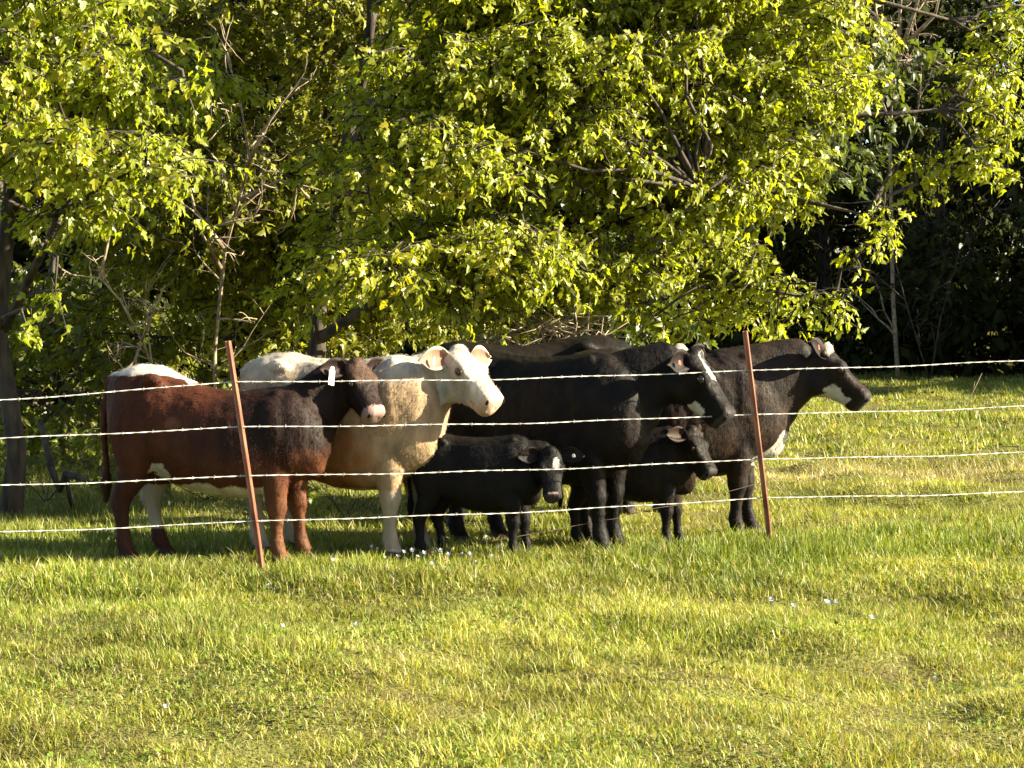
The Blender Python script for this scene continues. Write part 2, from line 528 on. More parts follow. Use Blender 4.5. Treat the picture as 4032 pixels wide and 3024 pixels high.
def sprays(blobs, per_m3, rg, length=0.38, n_leaf=10, leaf=(0.075, 0.14), droop=0.5, min_z=0.2):
    """twigs with leaves through the lobes; returns twig list and leaf arrays"""
    twigs, pos, fwd = [], [], []
    for c, r in blobs:
        m = max(3, int(per_m3 * 4.19 * r[0] * r[1] * r[2]))
        q = rg.normal(0, 1, (m, 3))
        q /= np.linalg.norm(q, axis=1)[:, None]
        q *= rg.uniform(0.35, 1.0, (m, 1)) ** 0.6
        for k in range(m):
            p = c + q[k] * r
            if p[2] < min_z:
                continue
            d = (q[k] * 0.9 + rg.normal(0, 0.5, 3)) * np.array([1, 1, 0.45]) + np.array([0, 0, -0.22])
            d /= np.linalg.norm(d)
            L = length * rg.uniform(0.6, 1.3)
            a, b = p - d * L * 0.5, p + d * L * 0.5 + np.array([0, 0, -0.06])
            twigs.append((a, (a + b) / 2 + np.array([0, 0, 0.03]), b))
            tt = rg.uniform(0.1, 1.0, n_leaf)
            lp = a + (b - a) * tt[:, None] + rg.normal(0, 0.022, (n_leaf, 3))
            pos.append(lp)
            fwd.append(np.repeat(d[None, :], n_leaf, axis=0))
    pos = np.concatenate(pos); fwd = np.concatenate(fwd)
    n = len(pos)
    fr = leaf_frames(n, rg, fwd * 0.6, droop)
    size = rg.uniform(leaf[0], leaf[1], n)
    return twigs, pos, fr, size

def leaf_colors(n, rg, base, var=0.25, warm=0.3):
    c = np.repeat(np.array(base)[None, :], n, axis=0) * rg.uniform(1 - var, 1 + var, (n, 1))
    t = rg.uniform(0, warm, (n, 1))
    return c * (1 - t) + np.array([base[0] * 1.5, base[1] * 1.25, base[2] * 1.2]) * t

def twigs_np(twigs, r=0.006):
    """thin three sided twigs as arrays"""
    T = np.array(twigs)                    # n,3,3
    n = len(T)
    off = np.array([[0, 0, 1.0], [0.87, 0.3, -0.5], [-0.87, -0.3, -0.5]]) * r
    v = np.concatenate([T[:, 0:1] + off * 1.2, T[:, 1:2] + off, T[:, 2:3] + off * 0.4], 1)   # n,9,3
    fl = []
    for a in (0, 3):
        for k in range(3):
            fl += [a + k, a + (k + 1) % 3, a + 3 + (k + 1) % 3, a + 3 + k]
    loops = (np.arange(n)[:, None] * 9 + np.array(fl)).ravel()
    return v.reshape(-1, 3), loops, np.full(n * 6, 4)

def wander(a, b, n, amp, rg, sag=0.0):
    a, b = np.array(a, dtype=float), np.array(b, dtype=float)
    pts = []
    for i in range(n + 1):
        t = i / n
        p = a + (b - a) * t
        if 0 < i < n:
            p = p + rg.normal(0, amp, 3)
        p[2] += sag * math.sin(math.pi * t)
        pts.append(Vector(p))
    return pts

LEAF_VARIANTS = {}
def leaf_variant(key, base):
    if key not in LEAF_VARIANTS:
        ms = []
        for i in range(5):
            me = bpy.data.meshes.new('leaf')
            me.from_pydata([tuple(p) for p in LEAF_PTS], [], LEAF_FACES)
            k = 0.8 + 0.1 * i
            set_col(me, np.repeat(np.array([[base[0] * k * (1 + 0.08 * i), base[1] * k, base[2] * k]]), len(LEAF_PTS), axis=0))
            me.materials.append(M_LEAF)
            ms.append(me)
        LEAF_VARIANTS[key] = ms
    return LEAF_VARIANTS[key]

def make_tree(name, label, base, limbs, blobs, rg, color, per_m3=60, leaf=(0.075, 0.14), n_leaf=10, droop=0.5, single=0, small=False,
              length=0.38, to_lobes=True, group=None, twig_r=0.006, min_z=0.2, bark=None, cat='tree'):
    root = empty(name, base)
    tag(root, label, cat, group)
    inv = np.array(base)
    mb = MB()
    for pts, radii, nn in limbs:
        mb.tube([Vector(p) - Vector(base) for p in pts], radii, nn)
    ends = [Vector(p) for pts, radii, nn in limbs for p in pts[1:]]
    if to_lobes:
        for c, r in blobs:
            cv = Vector(c)
            e = min(ends, key=lambda q: (q - cv).length + 0.8 * max(0, q.z - cv.z))
            mb.tube([p - Vector(base) for p in wander(e, cv, 4, 0.06, rg, 0.08)], [0.022, 0.018, 0.015, 0.011, 0.006], 5)
    mb.build('trunk', bark or M_BARK, root)
    twigs, pos, fr, size = sprays(blobs, per_m3, rg, length, n_leaf, leaf, droop, min_z)
    tv, tl, ts = twigs_np(twigs, twig_r)
    mesh_np('twigs', tv - inv, tl, ts, M_BARK, root)['kind'] = 'stuff'
    colr = leaf_colors(len(pos), rg, color)
    pick = np.zeros(len(pos), dtype=bool)
    if single:
        px = 512 + F_PX * pos[:, 0] / pos[:, 1]
        py = HORIZON + F_PX * (CAM_H - pos[:, 2]) / pos[:, 1]
        ok = (px > 5) & (px < 1019) & (py > 5)
        score = np.where(ok, size / pos[:, 1] * (1 + 0.6 * np.abs(fr[2][:, 1])), 0) - 0.0022 * (pos[:, 1] - pos[:, 1].min())
        pick[np.argsort(-score)[:single]] = True
    q = ~pick
    v, l, s, c = leaves_mesh(pos[q] - inv, (fr[0][q], fr[1][q], fr[2][q]), size[q], colr[q], small)
    crown = mesh_np('crown', v, l, s, M_FAR_LEAF if small else M_LEAF, root, colors=c)
    crown['kind'] = 'stuff'
    if single:
        ms = leaf_variant(name, color)
        for i in np.nonzero(pick)[0]:
            o = bpy.data.objects.new('leaf', ms[i % len(ms)])
            m = Matrix((fr[0][i], fr[1][i], fr[2][i])).transposed().to_4x4()
            o.matrix_local = Matrix.Translation(Vector(pos[i] - inv)) @ m @ Matrix.Scale(float(size[i]), 4)
            COL.objects.link(o)
            o.parent = root
    return root

def P(*a):
    return at(*a)

# --- near tree on the left, its bough hanging over the brown cow
rgA = np.random.default_rng(3)
polyA = [(-80, -160), (110, -160), (140, 20), (195, 75), (205, 100), (160, 100), (128, 120), (172, 148), (176, 195), (150, 205), (116, 180),
         (98, 195), (92, 232), (72, 232), (55, 195), (28, 225), (-80, 228)]
blobsA = blobs_in(polyA, 46, 14.9, 17.4, 0.24, 0.42, rgA)
blobsA += [(np.array(at(55, 292, 15.6)), np.array([0.12, 0.12, 0.16])), (np.array(at(28, 330, 15.9)), np.array([0.12, 0.12, 0.07])),
           (np.array(at(172, 182, 15.2)), np.array([0.22, 0.2, 0.2])), (np.array(at(190, 92, 15.2)), np.array([0.2, 0.2, 0.16]))]
baseA = at(10, 512, 16.9); baseA.z = 0
limbsA = [([baseA - Vector((0, 0, 0.1)), at(17, 450, 16.9), at(-2, 330, 16.95), at(10, 200, 17.0), at(20, 60, 17.0), at(25, -160, 17.1)], [0.10, 0.075, 0.065, 0.06, 0.05, 0.03], 10),
          ([at(6, 220, 17.0), at(60, 120, 16.6), at(120, 95, 16.1), at(185, 88, 15.5)], [0.05, 0.035, 0.025, 0.01], 7),
          ([at(10, 150, 17.0), at(50, 40, 16.4), at(100, -20, 16.0)], [0.05, 0.03, 0.012], 7),
          ([at(4, 330, 16.95), at(60, 215, 16.3), at(130, 170, 15.8), at(165, 180, 15.4)], [0.04, 0.028, 0.018, 0.008], 7)]
make_tree('leafy_tree', 'tree at the left edge with a bright leafy bough hanging above the brown cow', baseA, limbsA, blobsA, rgA,
          (0.245, 0.29, 0.018), per_m3=170, n_leaf=12, single=300, droop=0.9, leaf=(0.04, 0.09))

# --- the big spreading tree behind the herd
rgB = np.random.default_rng(5)
polyB = [(395, -170), (845, -170), (835, 60), (880, 110), (935, 110), (985, 75), (1050, 20), (1040, 60), (1000, 95), (960, 125), (900, 120), (850, 125), (838, 160), (835, 190), (800, 195),
         (760, 205), (735, 225), (715, 255), (760, 285), (800, 292), (770, 298), (700, 292), (660, 300), (620, 292), (590, 280), (550, 290), (500, 295), (440, 290),
         (400, 275), (350, 262), (340, 215), (400, 150), (385, 60)]
blobsB = blobs_in(polyB, 205, 16.5, 18.3, 0.22, 0.42, rgB)
for px, py, Y, r in [(842, 306, 17.2, .13), (815, 300, 17.3, .2), (868, 250, 17.4, .16), (872, 222, 17.5, .2), (985, 165, 17.8, .2), (965, 150, 18, .25),
                     (940, 165, 17.9, .16), (1005, 110, 18, .28), (1000, 130, 18, .2), (900, 165, 18, .22), (690, 318, 17.5, .16), (655, 316, 17.4, .2), (780, 305, 17.4, .2),
                     (740, 312, 17.5, .15), (620, 300, 17.6, .25), (560, 315, 17.8, .2), (735, 280, 17.6, .2), (760, 262, 17.5, .22), (715, 250, 17.5, .25), (325, 262, 19.0, .3), (345, 215, 18.9, .32), (335, 165, 19.0, .3), (300, 290, 19.2, .3), (370, 150, 18.9, .26), (355, 100, 18.9, .2), (1015, 40, 18.4, .26), (990, 75, 18.3, .24), (1024, 5, 18.6, .3), (960, 100, 18.2, .2)]:
    blobsB.append((np.array(at(px, py, Y)), np.array([r * 1.25, r * 1.2, r * 0.85])))
baseB = at(316, 475, 20.2); baseB.z = 0
tB = Vector((0, 0, -0.1))
limbsB = [([baseB + tB, at(316, 380, 20.2), at(318, 300, 20.2), at(332, 240, 20.1), at(348, 150, 20.0), at(352, 105, 20.0), at(366, 60, 19.8), at(374, 0, 19.7), at(384, -180, 19.6)],
           [0.12, 0.09, 0.085, 0.08, 0.075, 0.072, 0.065, 0.06, 0.03], 10),
          ([at(345, 160, 20.0), at(380, 110, 19.6), at(400, 40, 19.4), at(415, 0, 19.3), at(440, -150, 19.2)], [0.08, 0.07, 0.06, 0.05, 0.02], 8),
          ([at(350, 105, 20.0), at(400, 100, 19.2), at(480, 98, 18.5), at(560, 80, 18.2)], [0.05, 0.045, 0.04, 0.015], 7),
          ([at(340, 200, 20.1), at(430, 190, 19.4), at(520, 165, 19.0), at(600, 150, 18.8), at(690, 140, 18.5), at(800, 120, 18.3), at(940, 110, 18.0)],
           [0.085, 0.075, 0.065, 0.055, 0.045, 0.03, 0.012], 8),
          ([at(318, 300, 20.2), at(400, 270, 19.4), at(480, 250, 18.8), at(580, 235, 18.4), at(670, 210, 17.6), at(700, 188, 17.2)], [0.07, 0.055, 0.045, 0.035, 0.028, 0.014], 8),
          ([at(580, 235, 18.4), at(660, 265, 18.0), at(740, 285, 17.6), at(835, 303, 17.3)], [0.035, 0.028, 0.02, 0.008], 6),
          ([at(600, 150, 18.8), at(720, 180, 18.2), at(800, 200, 17.9), at(866, 215, 17.6)], [0.035, 0.03, 0.022, 0.008], 6),
          ([at(318, 340, 20.2), at(380, 300, 19.8), at(450, 292, 19.2), at(470, 250, 19.0)], [0.06, 0.045, 0.04, 0.02], 7),
          ([at(374, 0, 19.7), at(480, -40, 19.2), at(620, -30, 18.8), at(800, -20, 18.5), at(950, 20, 18.3)], [0.07, 0.06, 0.045, 0.03, 0.012], 7)]
make_tree('spreading_tree', 'big spreading tree with bright yellow green leaves filling the picture above the herd', baseB, limbsB, blobsB, rgB,
          (0.255, 0.29, 0.02), per_m3=200, n_leaf=14, single=300, droop=0.6, leaf=(0.035, 0.09))

# --- trees behind, half in shade
rgC = np.random.default_rng(8)
polyC = [(120, -150), (420, -150), (420, 300), (380, 350), (250, 350), (60, 340), (40, 260), (140, 200)]
blobsC = blobs_in(polyC, 110, 20.6, 22.8, 0.3, 0.6, rgC)
baseC = at(341, 440, 22.0); baseC.z = 0
limbsC = [([baseC + tB, at(341, 350, 22.0), at(338, 250, 22.0), at(330, 120, 22.0), at(320, -150, 22.0)], [0.12, 0.1, 0.09, 0.07, 0.03], 9),
          ([at(340, 330, 22.0), at(270, 250, 21.9), at(200, 200, 21.8), at(150, 150, 21.8)], [0.06, 0.05, 0.035, 0.015], 7),
          ([at(338, 250, 22.0), at(260, 120, 22.0), at(220, 20, 22.0)], [0.06, 0.04, 0.02], 7)]
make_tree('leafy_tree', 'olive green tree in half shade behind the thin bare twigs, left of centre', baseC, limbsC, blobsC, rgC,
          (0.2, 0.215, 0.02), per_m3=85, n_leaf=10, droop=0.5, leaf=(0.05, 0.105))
rgD = np.random.default_rng(9)
polyD = [(-120, 200), (90, 200), (230, 330), (240, 430), (180, 455), (90, 450), (-120, 440)]
blobsD = blobs_in(polyD, 44, 20.5, 25, 0.3, 0.6, rgD)
baseD = at(60, 450, 24.0); baseD.z = 0
limbsD = [([baseD + tB, at(62, 400, 24), at(50, 300, 24), at(60, 200, 24)], [0.08, 0.07, 0.06, 0.02], 8)]
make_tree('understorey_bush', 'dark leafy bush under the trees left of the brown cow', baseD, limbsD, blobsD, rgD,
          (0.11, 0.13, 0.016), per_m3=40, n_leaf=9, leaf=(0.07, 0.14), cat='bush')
rgE = np.random.default_rng(10)
polyE = [(380, -150), (900, -150), (880, 120), (760, 200), (740, 300), (640, 345), (470, 350), (400, 340)]
blobsE = blobs_in(polyE, 85, 25.5, 30, 0.45, 0.8, rgE)
baseE = at(560, 430, 28.0); baseE.z = 0
limbsE = [([baseE + tB, at(560, 340, 28), at(566, 200, 28), at(570, 60, 28), at(580, -150, 28)], [0.14, 0.12, 0.1, 0.08, 0.03], 8),
          ([at(562, 300, 28), at(650, 220, 28), at(760, 100, 28)], [0.07, 0.05, 0.02], 7)]
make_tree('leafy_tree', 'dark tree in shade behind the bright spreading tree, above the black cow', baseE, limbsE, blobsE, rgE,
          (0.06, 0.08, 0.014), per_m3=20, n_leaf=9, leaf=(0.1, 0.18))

# --- far tree line in shade and the grove that shades it from the right
def far_tree(x, y, h, r, seed, label, color, dens=9.0, low=0.3, group='far trees along the shaded edge of the field'):
    rg = np.random.default_rng(seed)
    blobs = []
    for k in range(int(26 * h / 9)):
        t = rg.uniform(0, 1)
        a = rg.uniform(0, 2 * math.pi)
        rr = r * math.sin(math.pi * (0.18 + 0.78 * t)) * math.sqrt(rg.uniform(0, 1))
        q = rg.uniform(0.6, 1.1)
        blobs.append((np.array([x + rr * math.cos(a), y + rr * math.sin(a), low + (h - low) * t]), np.array([q * 1.2, q * 1.2, q * 0.8])))
    z0 = float(terrain(x, y))
    b = Vector((x, y, z0))
    limbs = [([b + tB, b + Vector((0.05, 0, h * 0.3)), b + Vector((-0.1, 0.1, h * 0.6)), b + Vector((0, 0, h * 0.92))], [0.22, 0.17, 0.11, 0.03], 7)]
    return make_tree('field_edge_tree', label, b, limbs, blobs, rg, color, per_m3=dens, n_leaf=8, leaf=(0.16, 0.28), small=True, length=0.7, to_lobes=False,
                     group=group, twig_r=0.01, min_z=0.1)
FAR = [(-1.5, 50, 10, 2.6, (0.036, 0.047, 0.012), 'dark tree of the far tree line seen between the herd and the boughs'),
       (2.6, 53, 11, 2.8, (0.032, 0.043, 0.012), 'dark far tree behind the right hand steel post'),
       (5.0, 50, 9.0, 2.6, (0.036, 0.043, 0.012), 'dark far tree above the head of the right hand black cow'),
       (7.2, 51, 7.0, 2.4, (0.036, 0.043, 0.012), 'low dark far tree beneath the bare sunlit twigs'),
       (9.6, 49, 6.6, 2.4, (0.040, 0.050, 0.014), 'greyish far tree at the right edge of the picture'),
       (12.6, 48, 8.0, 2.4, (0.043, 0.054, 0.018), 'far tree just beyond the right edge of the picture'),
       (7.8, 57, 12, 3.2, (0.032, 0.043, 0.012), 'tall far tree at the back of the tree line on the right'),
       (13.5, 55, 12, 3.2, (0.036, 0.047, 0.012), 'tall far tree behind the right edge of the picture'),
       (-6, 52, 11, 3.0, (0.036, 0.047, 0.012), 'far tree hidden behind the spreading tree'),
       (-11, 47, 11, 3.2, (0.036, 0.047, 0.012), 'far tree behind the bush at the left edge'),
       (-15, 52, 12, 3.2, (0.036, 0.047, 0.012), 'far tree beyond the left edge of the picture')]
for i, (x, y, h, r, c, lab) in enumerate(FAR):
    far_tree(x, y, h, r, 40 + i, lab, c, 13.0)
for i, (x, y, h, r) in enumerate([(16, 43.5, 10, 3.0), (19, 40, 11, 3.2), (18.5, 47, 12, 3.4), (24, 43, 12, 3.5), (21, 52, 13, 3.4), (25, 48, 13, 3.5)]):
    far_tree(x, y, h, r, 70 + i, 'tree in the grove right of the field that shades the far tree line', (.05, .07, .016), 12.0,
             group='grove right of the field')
# thick wood and scrub closing the view behind the tree line
rgH = np.random.default_rng(90)
hb = [(np.array([x, rgH.uniform(58, 66), z]), np.array([1.7, 1.5, 1.3])) for x in np.arange(-24, 26, 1.5) for z in (1.6, 3.4, 5.4, 7.6, 9.8)]
hb += [(np.array([x + rgH.uniform(-.4, .4), rgH.uniform(46.5, 49.5), rgH.uniform(0.4, 1.5)]), np.array([0.9, 0.8, 0.7])) for x in np.arange(-14, 15, 0.8) for k in (0, 1)]
_, hp_, hf_, hs_ = sprays(hb, 8.5, rgH, 0.9, 9, (0.22, 0.4), 0.4)
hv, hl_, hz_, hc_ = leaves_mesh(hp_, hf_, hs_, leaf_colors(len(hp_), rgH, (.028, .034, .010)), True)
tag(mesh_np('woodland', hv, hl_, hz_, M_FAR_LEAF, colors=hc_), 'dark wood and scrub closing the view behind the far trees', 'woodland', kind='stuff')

# ------------------------------------------------------------------ bare twigs
def bare_branch(name, label, base, spec, rg, mat=M_TWIG, r0=0.014, cat='branch', depth=3, group=None):
    """spec: list of polylines (world points); each grows side twigs"""
    root = empty(name, base)
    tag(root, label, cat, group)
    def grow(mb, p, d, L, r, lev):
        pts, q, dd = [Vector(p)], Vector(p), Vector(d).normalized()
        n = 5
        for i in range(n):
            dd = (dd + Vector(rg.normal(0, 0.2, 3))).normalized()
            q = q + dd * (L / n)
            pts.append(q.copy())
        mb.tube([a - Vector(base) for a in pts], [r * (1 - 0.85 * i / n) for i in range(n + 1)], 5)
        if lev > 0:
            for k in range(4):
                i = int(rg.integers(1, n + 1))
                nd = (dd + Vector(rg.normal(0, 0.75, 3))).normalized()
                grow(mb, pts[i], nd, L * rg.uniform(0.4, 0.65), r * 0.6, lev - 1)
    mb = MB()
    for pts in spec:
        pts = [Vector(p) for p in pts]
        mm = MB()
        n = len(pts)
        mm.tube([a - Vector(base) for a in pts], [r0 * (1 - 0.7 * i / max(1, n - 1)) for i in range(n)], 6)
        mm.build('stem', mat, root)
        for i in range(1, n):
            d0 = (pts[i] - pts[i - 1])
            for k in range(2):
                grow(mb, pts[i].lerp(pts[i - 1], rg.uniform(0, 0.8)), d0.normalized() + Vector(rg.normal(0, 0.7, 3)), max(0.25, d0.length * rg.uniform(0.5, 1.0)), r0 * 0.5, depth - 2)
    mb.build('twigs', mat, root)['kind'] = 'stuff'
    return root

rgT = np.random.default_rng(21)
b0 = at(170, 430, 17.6); b0.z = 0
bare_branch('bare_sapling', 'pale bare dead sapling reaching down behind the rump of the brown cow', b0,
            [[b0, at(165, 400, 17.2), at(142, 340, 16.6), at(120, 300, 16.4), at(100, 278, 16.3), at(62, 274, 16.2)],
             [at(142, 340, 16.6), at(150, 320, 16.4), at(165, 285, 16.2)], [at(100, 278, 16.3), at(112, 225, 16.4), at(95, 185, 16.5)],
             [at(140, 345, 16.6), at(135, 360, 16.3), at(125, 372, 16.2)]], rgT, cat='sapling')
b1 = at(215, 440, 20.5); b1.z = 0
bare_branch('bare_sapling', 'thicket of grey bare twigs among dark leaves above the white rump', b1,
            [[b1, at(215, 350, 20.5), at(225, 250, 20.3), at(250, 160, 20.0), at(240, 100, 19.8), at(225, 50, 19.7)],
             [at(225, 250, 20.3), at(195, 210, 20.0), at(180, 150, 19.8)], [at(240, 200, 20.1), at(280, 180, 20.0), at(320, 190, 19.8)],
             [at(222, 270, 20.3), at(200, 230, 19.9), at(260, 215, 19.8)], [at(245, 170, 20), at(270, 120, 19.8), at(300, 80, 19.8)]], rgT, r0=0.022, cat='sapling')
b2 = at(898, 400, 47.0); b2.z = 0
bare_branch('bare_tree', 'bare pale twiggy tree catching the sun at the top right', b2,
            [[b2, at(893, 300, 47), at(890, 150, 47), at(893, 80, 46.6), at(905, 45, 46.4), at(925, -30, 46)],
             [at(893, 80, 46.6), at(880, 40, 46), at(872, -20, 46)], [at(898, 60, 46.5), at(900, 10, 46), at(905, -40, 46)],
             [at(905, 45, 46.4), at(935, 15, 46), at(950, -40, 46)], [at(892, 90, 46.6), at(915, 60, 46), at(940, 50, 45.5)], [at(894, 85, 46.6), at(870, 50, 46), at(860, 10, 46)], [at(900, 55, 46.4), at(918, 0, 46), at(925, -40, 46)]], rgT, r0=0.055, cat='tree')
b3 = at(930, 400, 46.0); b3.z = 0
bare_branch('bare_shrub', 'dim bare shrub in the shade at the edge of the far trees', b3,
            [[b3, at(905, 300, 46), at(890, 240, 46), at(905, 190, 46)], [b3, at(940, 320, 46), at(960, 250, 46), at(1000, 200, 46)],
             [at(905, 300, 46), at(870, 270, 46), at(850, 290, 46)]], rgT, mat=M_BARK, r0=0.02, cat='shrub')

# brush pile behind the black cow's back
rgP = np.random.default_rng(33)
bp0 = at(530, 455, 17.6); bp0.z = 0
pile = empty('brush_pile', bp0)
tag(pile, 'tangled pile of dead brushwood behind the back of the big black cow', 'brush pile')
for (x0, y0, x1, y1, Y0, Y1, r) in [(478, 350, 560, 318, 17.2, 17.0, .016), (490, 352, 548, 312, 17.3, 17.1, .014), (500, 360, 600, 330, 17.2, 17.0, .013), (470, 345, 520, 322, 17.4, 17.2, .012),
                                     (520, 350, 575, 345, 17.1, 17.2, .010), (540, 335, 610, 316, 17.2, 17.1, .012), (585, 352, 608, 316, 16.9, 17.0, .009), (560, 330, 590, 345, 17.0, 16.9, .010),
                                     (455, 365, 540, 420, 17.6, 17.3, .016), (470, 430, 590, 350, 17.9, 17.4, .018), (600, 430, 500, 345, 17.9, 17.5, .016), (530, 450, 560, 340, 17.7, 17.3, .014)]:
    s_ = MB()
    pts = wander(at(x0, y0, Y0), at(x1, y1, Y1), 5, 0.025, rgP)
    s_.tube([p - bp0 for p in pts], [r, r * .95, r * .85, r * .75, r * .6, r * .35], 6)
    s_.build('stick', M_TWIG, pile)
tw = MB()
for k in range(330):
    c = at(rgP.uniform(455, 605), 318 + 130 * rgP.uniform(0, 1) ** 1.6, rgP.uniform(16.9, 18.1))
    d = Vector(rgP.normal(0, 1, 3)); d.z *= 0.6; d.normalize()
    L = rgP.uniform(0.12, 0.4)
    tw.tube([p - bp0 for p in wander(c - d * L, c + d * L, 3, 0.03, rgP)], [0.006, 0.005, 0.004, 0.002], 4)
tw.build('twigs', M_TWIG, pile)['kind'] = 'stuff'

# ------------------------------------------------------------------ low plants behind the fence
def shrub(name, label, px, Y, w, h, seed, color, cat='plant', dens=110, leaf=(0.04, 0.08), group=None):
    rg = np.random.default_rng(seed)
    b = at(px, 400, Y); b.z = float(terrain(b.x, b.y))
    blobs = [(np.array([b.x + rg.uniform(-w, w), Y + rg.uniform(-w, w) * 0.6, b.z + h * rg.uniform(0.3, 0.9)]), np.array([0.16, 0.16, 0.14]) * rg.uniform(0.8, 1.4)) for k in range(max(4, int(26 * w * h)))]
    limbs = [([b, b + Vector((w * math.cos(a) * .5, .1 * math.sin(a), h * 0.5)), b + Vector((w * math.cos(a), .2 * math.sin(a), h * .9))], [0.004, 0.003, 0.0015], 4) for a in rg.uniform(0, 6.28, 5)]
    make_tree(name, label, b, limbs, blobs, rg, color, per_m3=dens, n_leaf=8, leaf=leaf, length=0.2, to_lobes=False, min_z=0.02, twig_r=0.003, cat=cat, group=group)
shrub('weed_clump', 'leafy weeds at the foot of the left edge tree', 45, 17.6, 0.45, 0.45, 51, (.13, .16, .02))
shrub('weed_clump', 'sunlit weeds seen between the tree trunk and the brown cow', 88, 19.2, 0.5, 0.55, 52, (.13, .16, .02))
shrub('weed_clump', 'green weeds seen under the belly of the brown cow', 205, 17.6, 0.7, 0.35, 53, (.11, .15, .02))
shrub('weed_clump', 'green weeds seen between the brown and the white cow', 345, 17.4, 0.5, 0.35, 54, (.11, .15, .02))
bb = at(75, 512, 17.3); bb.z = 0
br = MB()
br.tube([p - bb for p in [at(40, 420, 17.4), at(52, 470, 17.2), at(60, 490, 17.2), at(66, 474, 17.0), at(80, 478, 16.9), at(92, 483, 16.8)]], [.02, .03, .028, .03, .026, .012], 7)
br.tube([p - bb for p in [at(66, 474, 17.0), at(70, 500, 17.2), at(75, 514, 17.3)]], [.02, .02, .022], 6)
tag(br.build('fallen_branch', M_BARK), 'crooked dark fallen branch between the left tree and the brown cow', 'branch').location = bb

# ------------------------------------------------------------------ cattle
BODY = [  # x, top, bottom, half width, height of widest point (0..1)
    (-0.815, 1.17, 0.92, 0.07, .5), (-0.78, 1.235, 0.78, 0.16, .5), (-0.70, 1.285, 0.66, 0.235, .5), (-0.58, 1.315, 0.60, 0.27, .55), (-0.44, 1.32, 0.57, 0.285, .55),
    (-0.26, 1.285, 0.54, 0.278, .46), (-0.05, 1.275, 0.505, 0.325, .46), (0.15, 1.275, 0.485, 0.325, .45), (0.32, 1.295, 0.485, 0.295, .46), (0.46, 1.315, 0.49, 0.26, .45),
    (0.58, 1.29, 0.51, 0.235, .42), (0.68, 1.21, 0.55, 0.195, .4), (0.76, 1.10, 0.61, 0.14, .4), (0.80, 1.00, 0.68, 0.07, .4)]
HEAD = [(-.03, .07, .05, -.11), (.0, .105, .075, -.155), (.05, .120, .083, -.185), (.11, .122, .083, -.19), (.17, .122, .078, -.178), (.23, .106, .068, -.15),
        (.29, .093, .060, -.132), (.35, .090, .057, -.124), (.40, .094, .058, -.124), (.44, .092, .052, -.116), (.466, .068, .026, -.088)]

def sup_ring(fn, n=20, e=2.3):
    out = []
    for k in range(n):
        a = 2 * math.pi * k / n
        ca, sa = math.cos(a), math.sin(a)
        out.append(fn(math.copysign(abs(ca) ** (2 / e), ca), math.copysign(abs(sa) ** (2 / e), sa)))
    return out

def lerp(a, b, t):
    return a + (b - a) * t

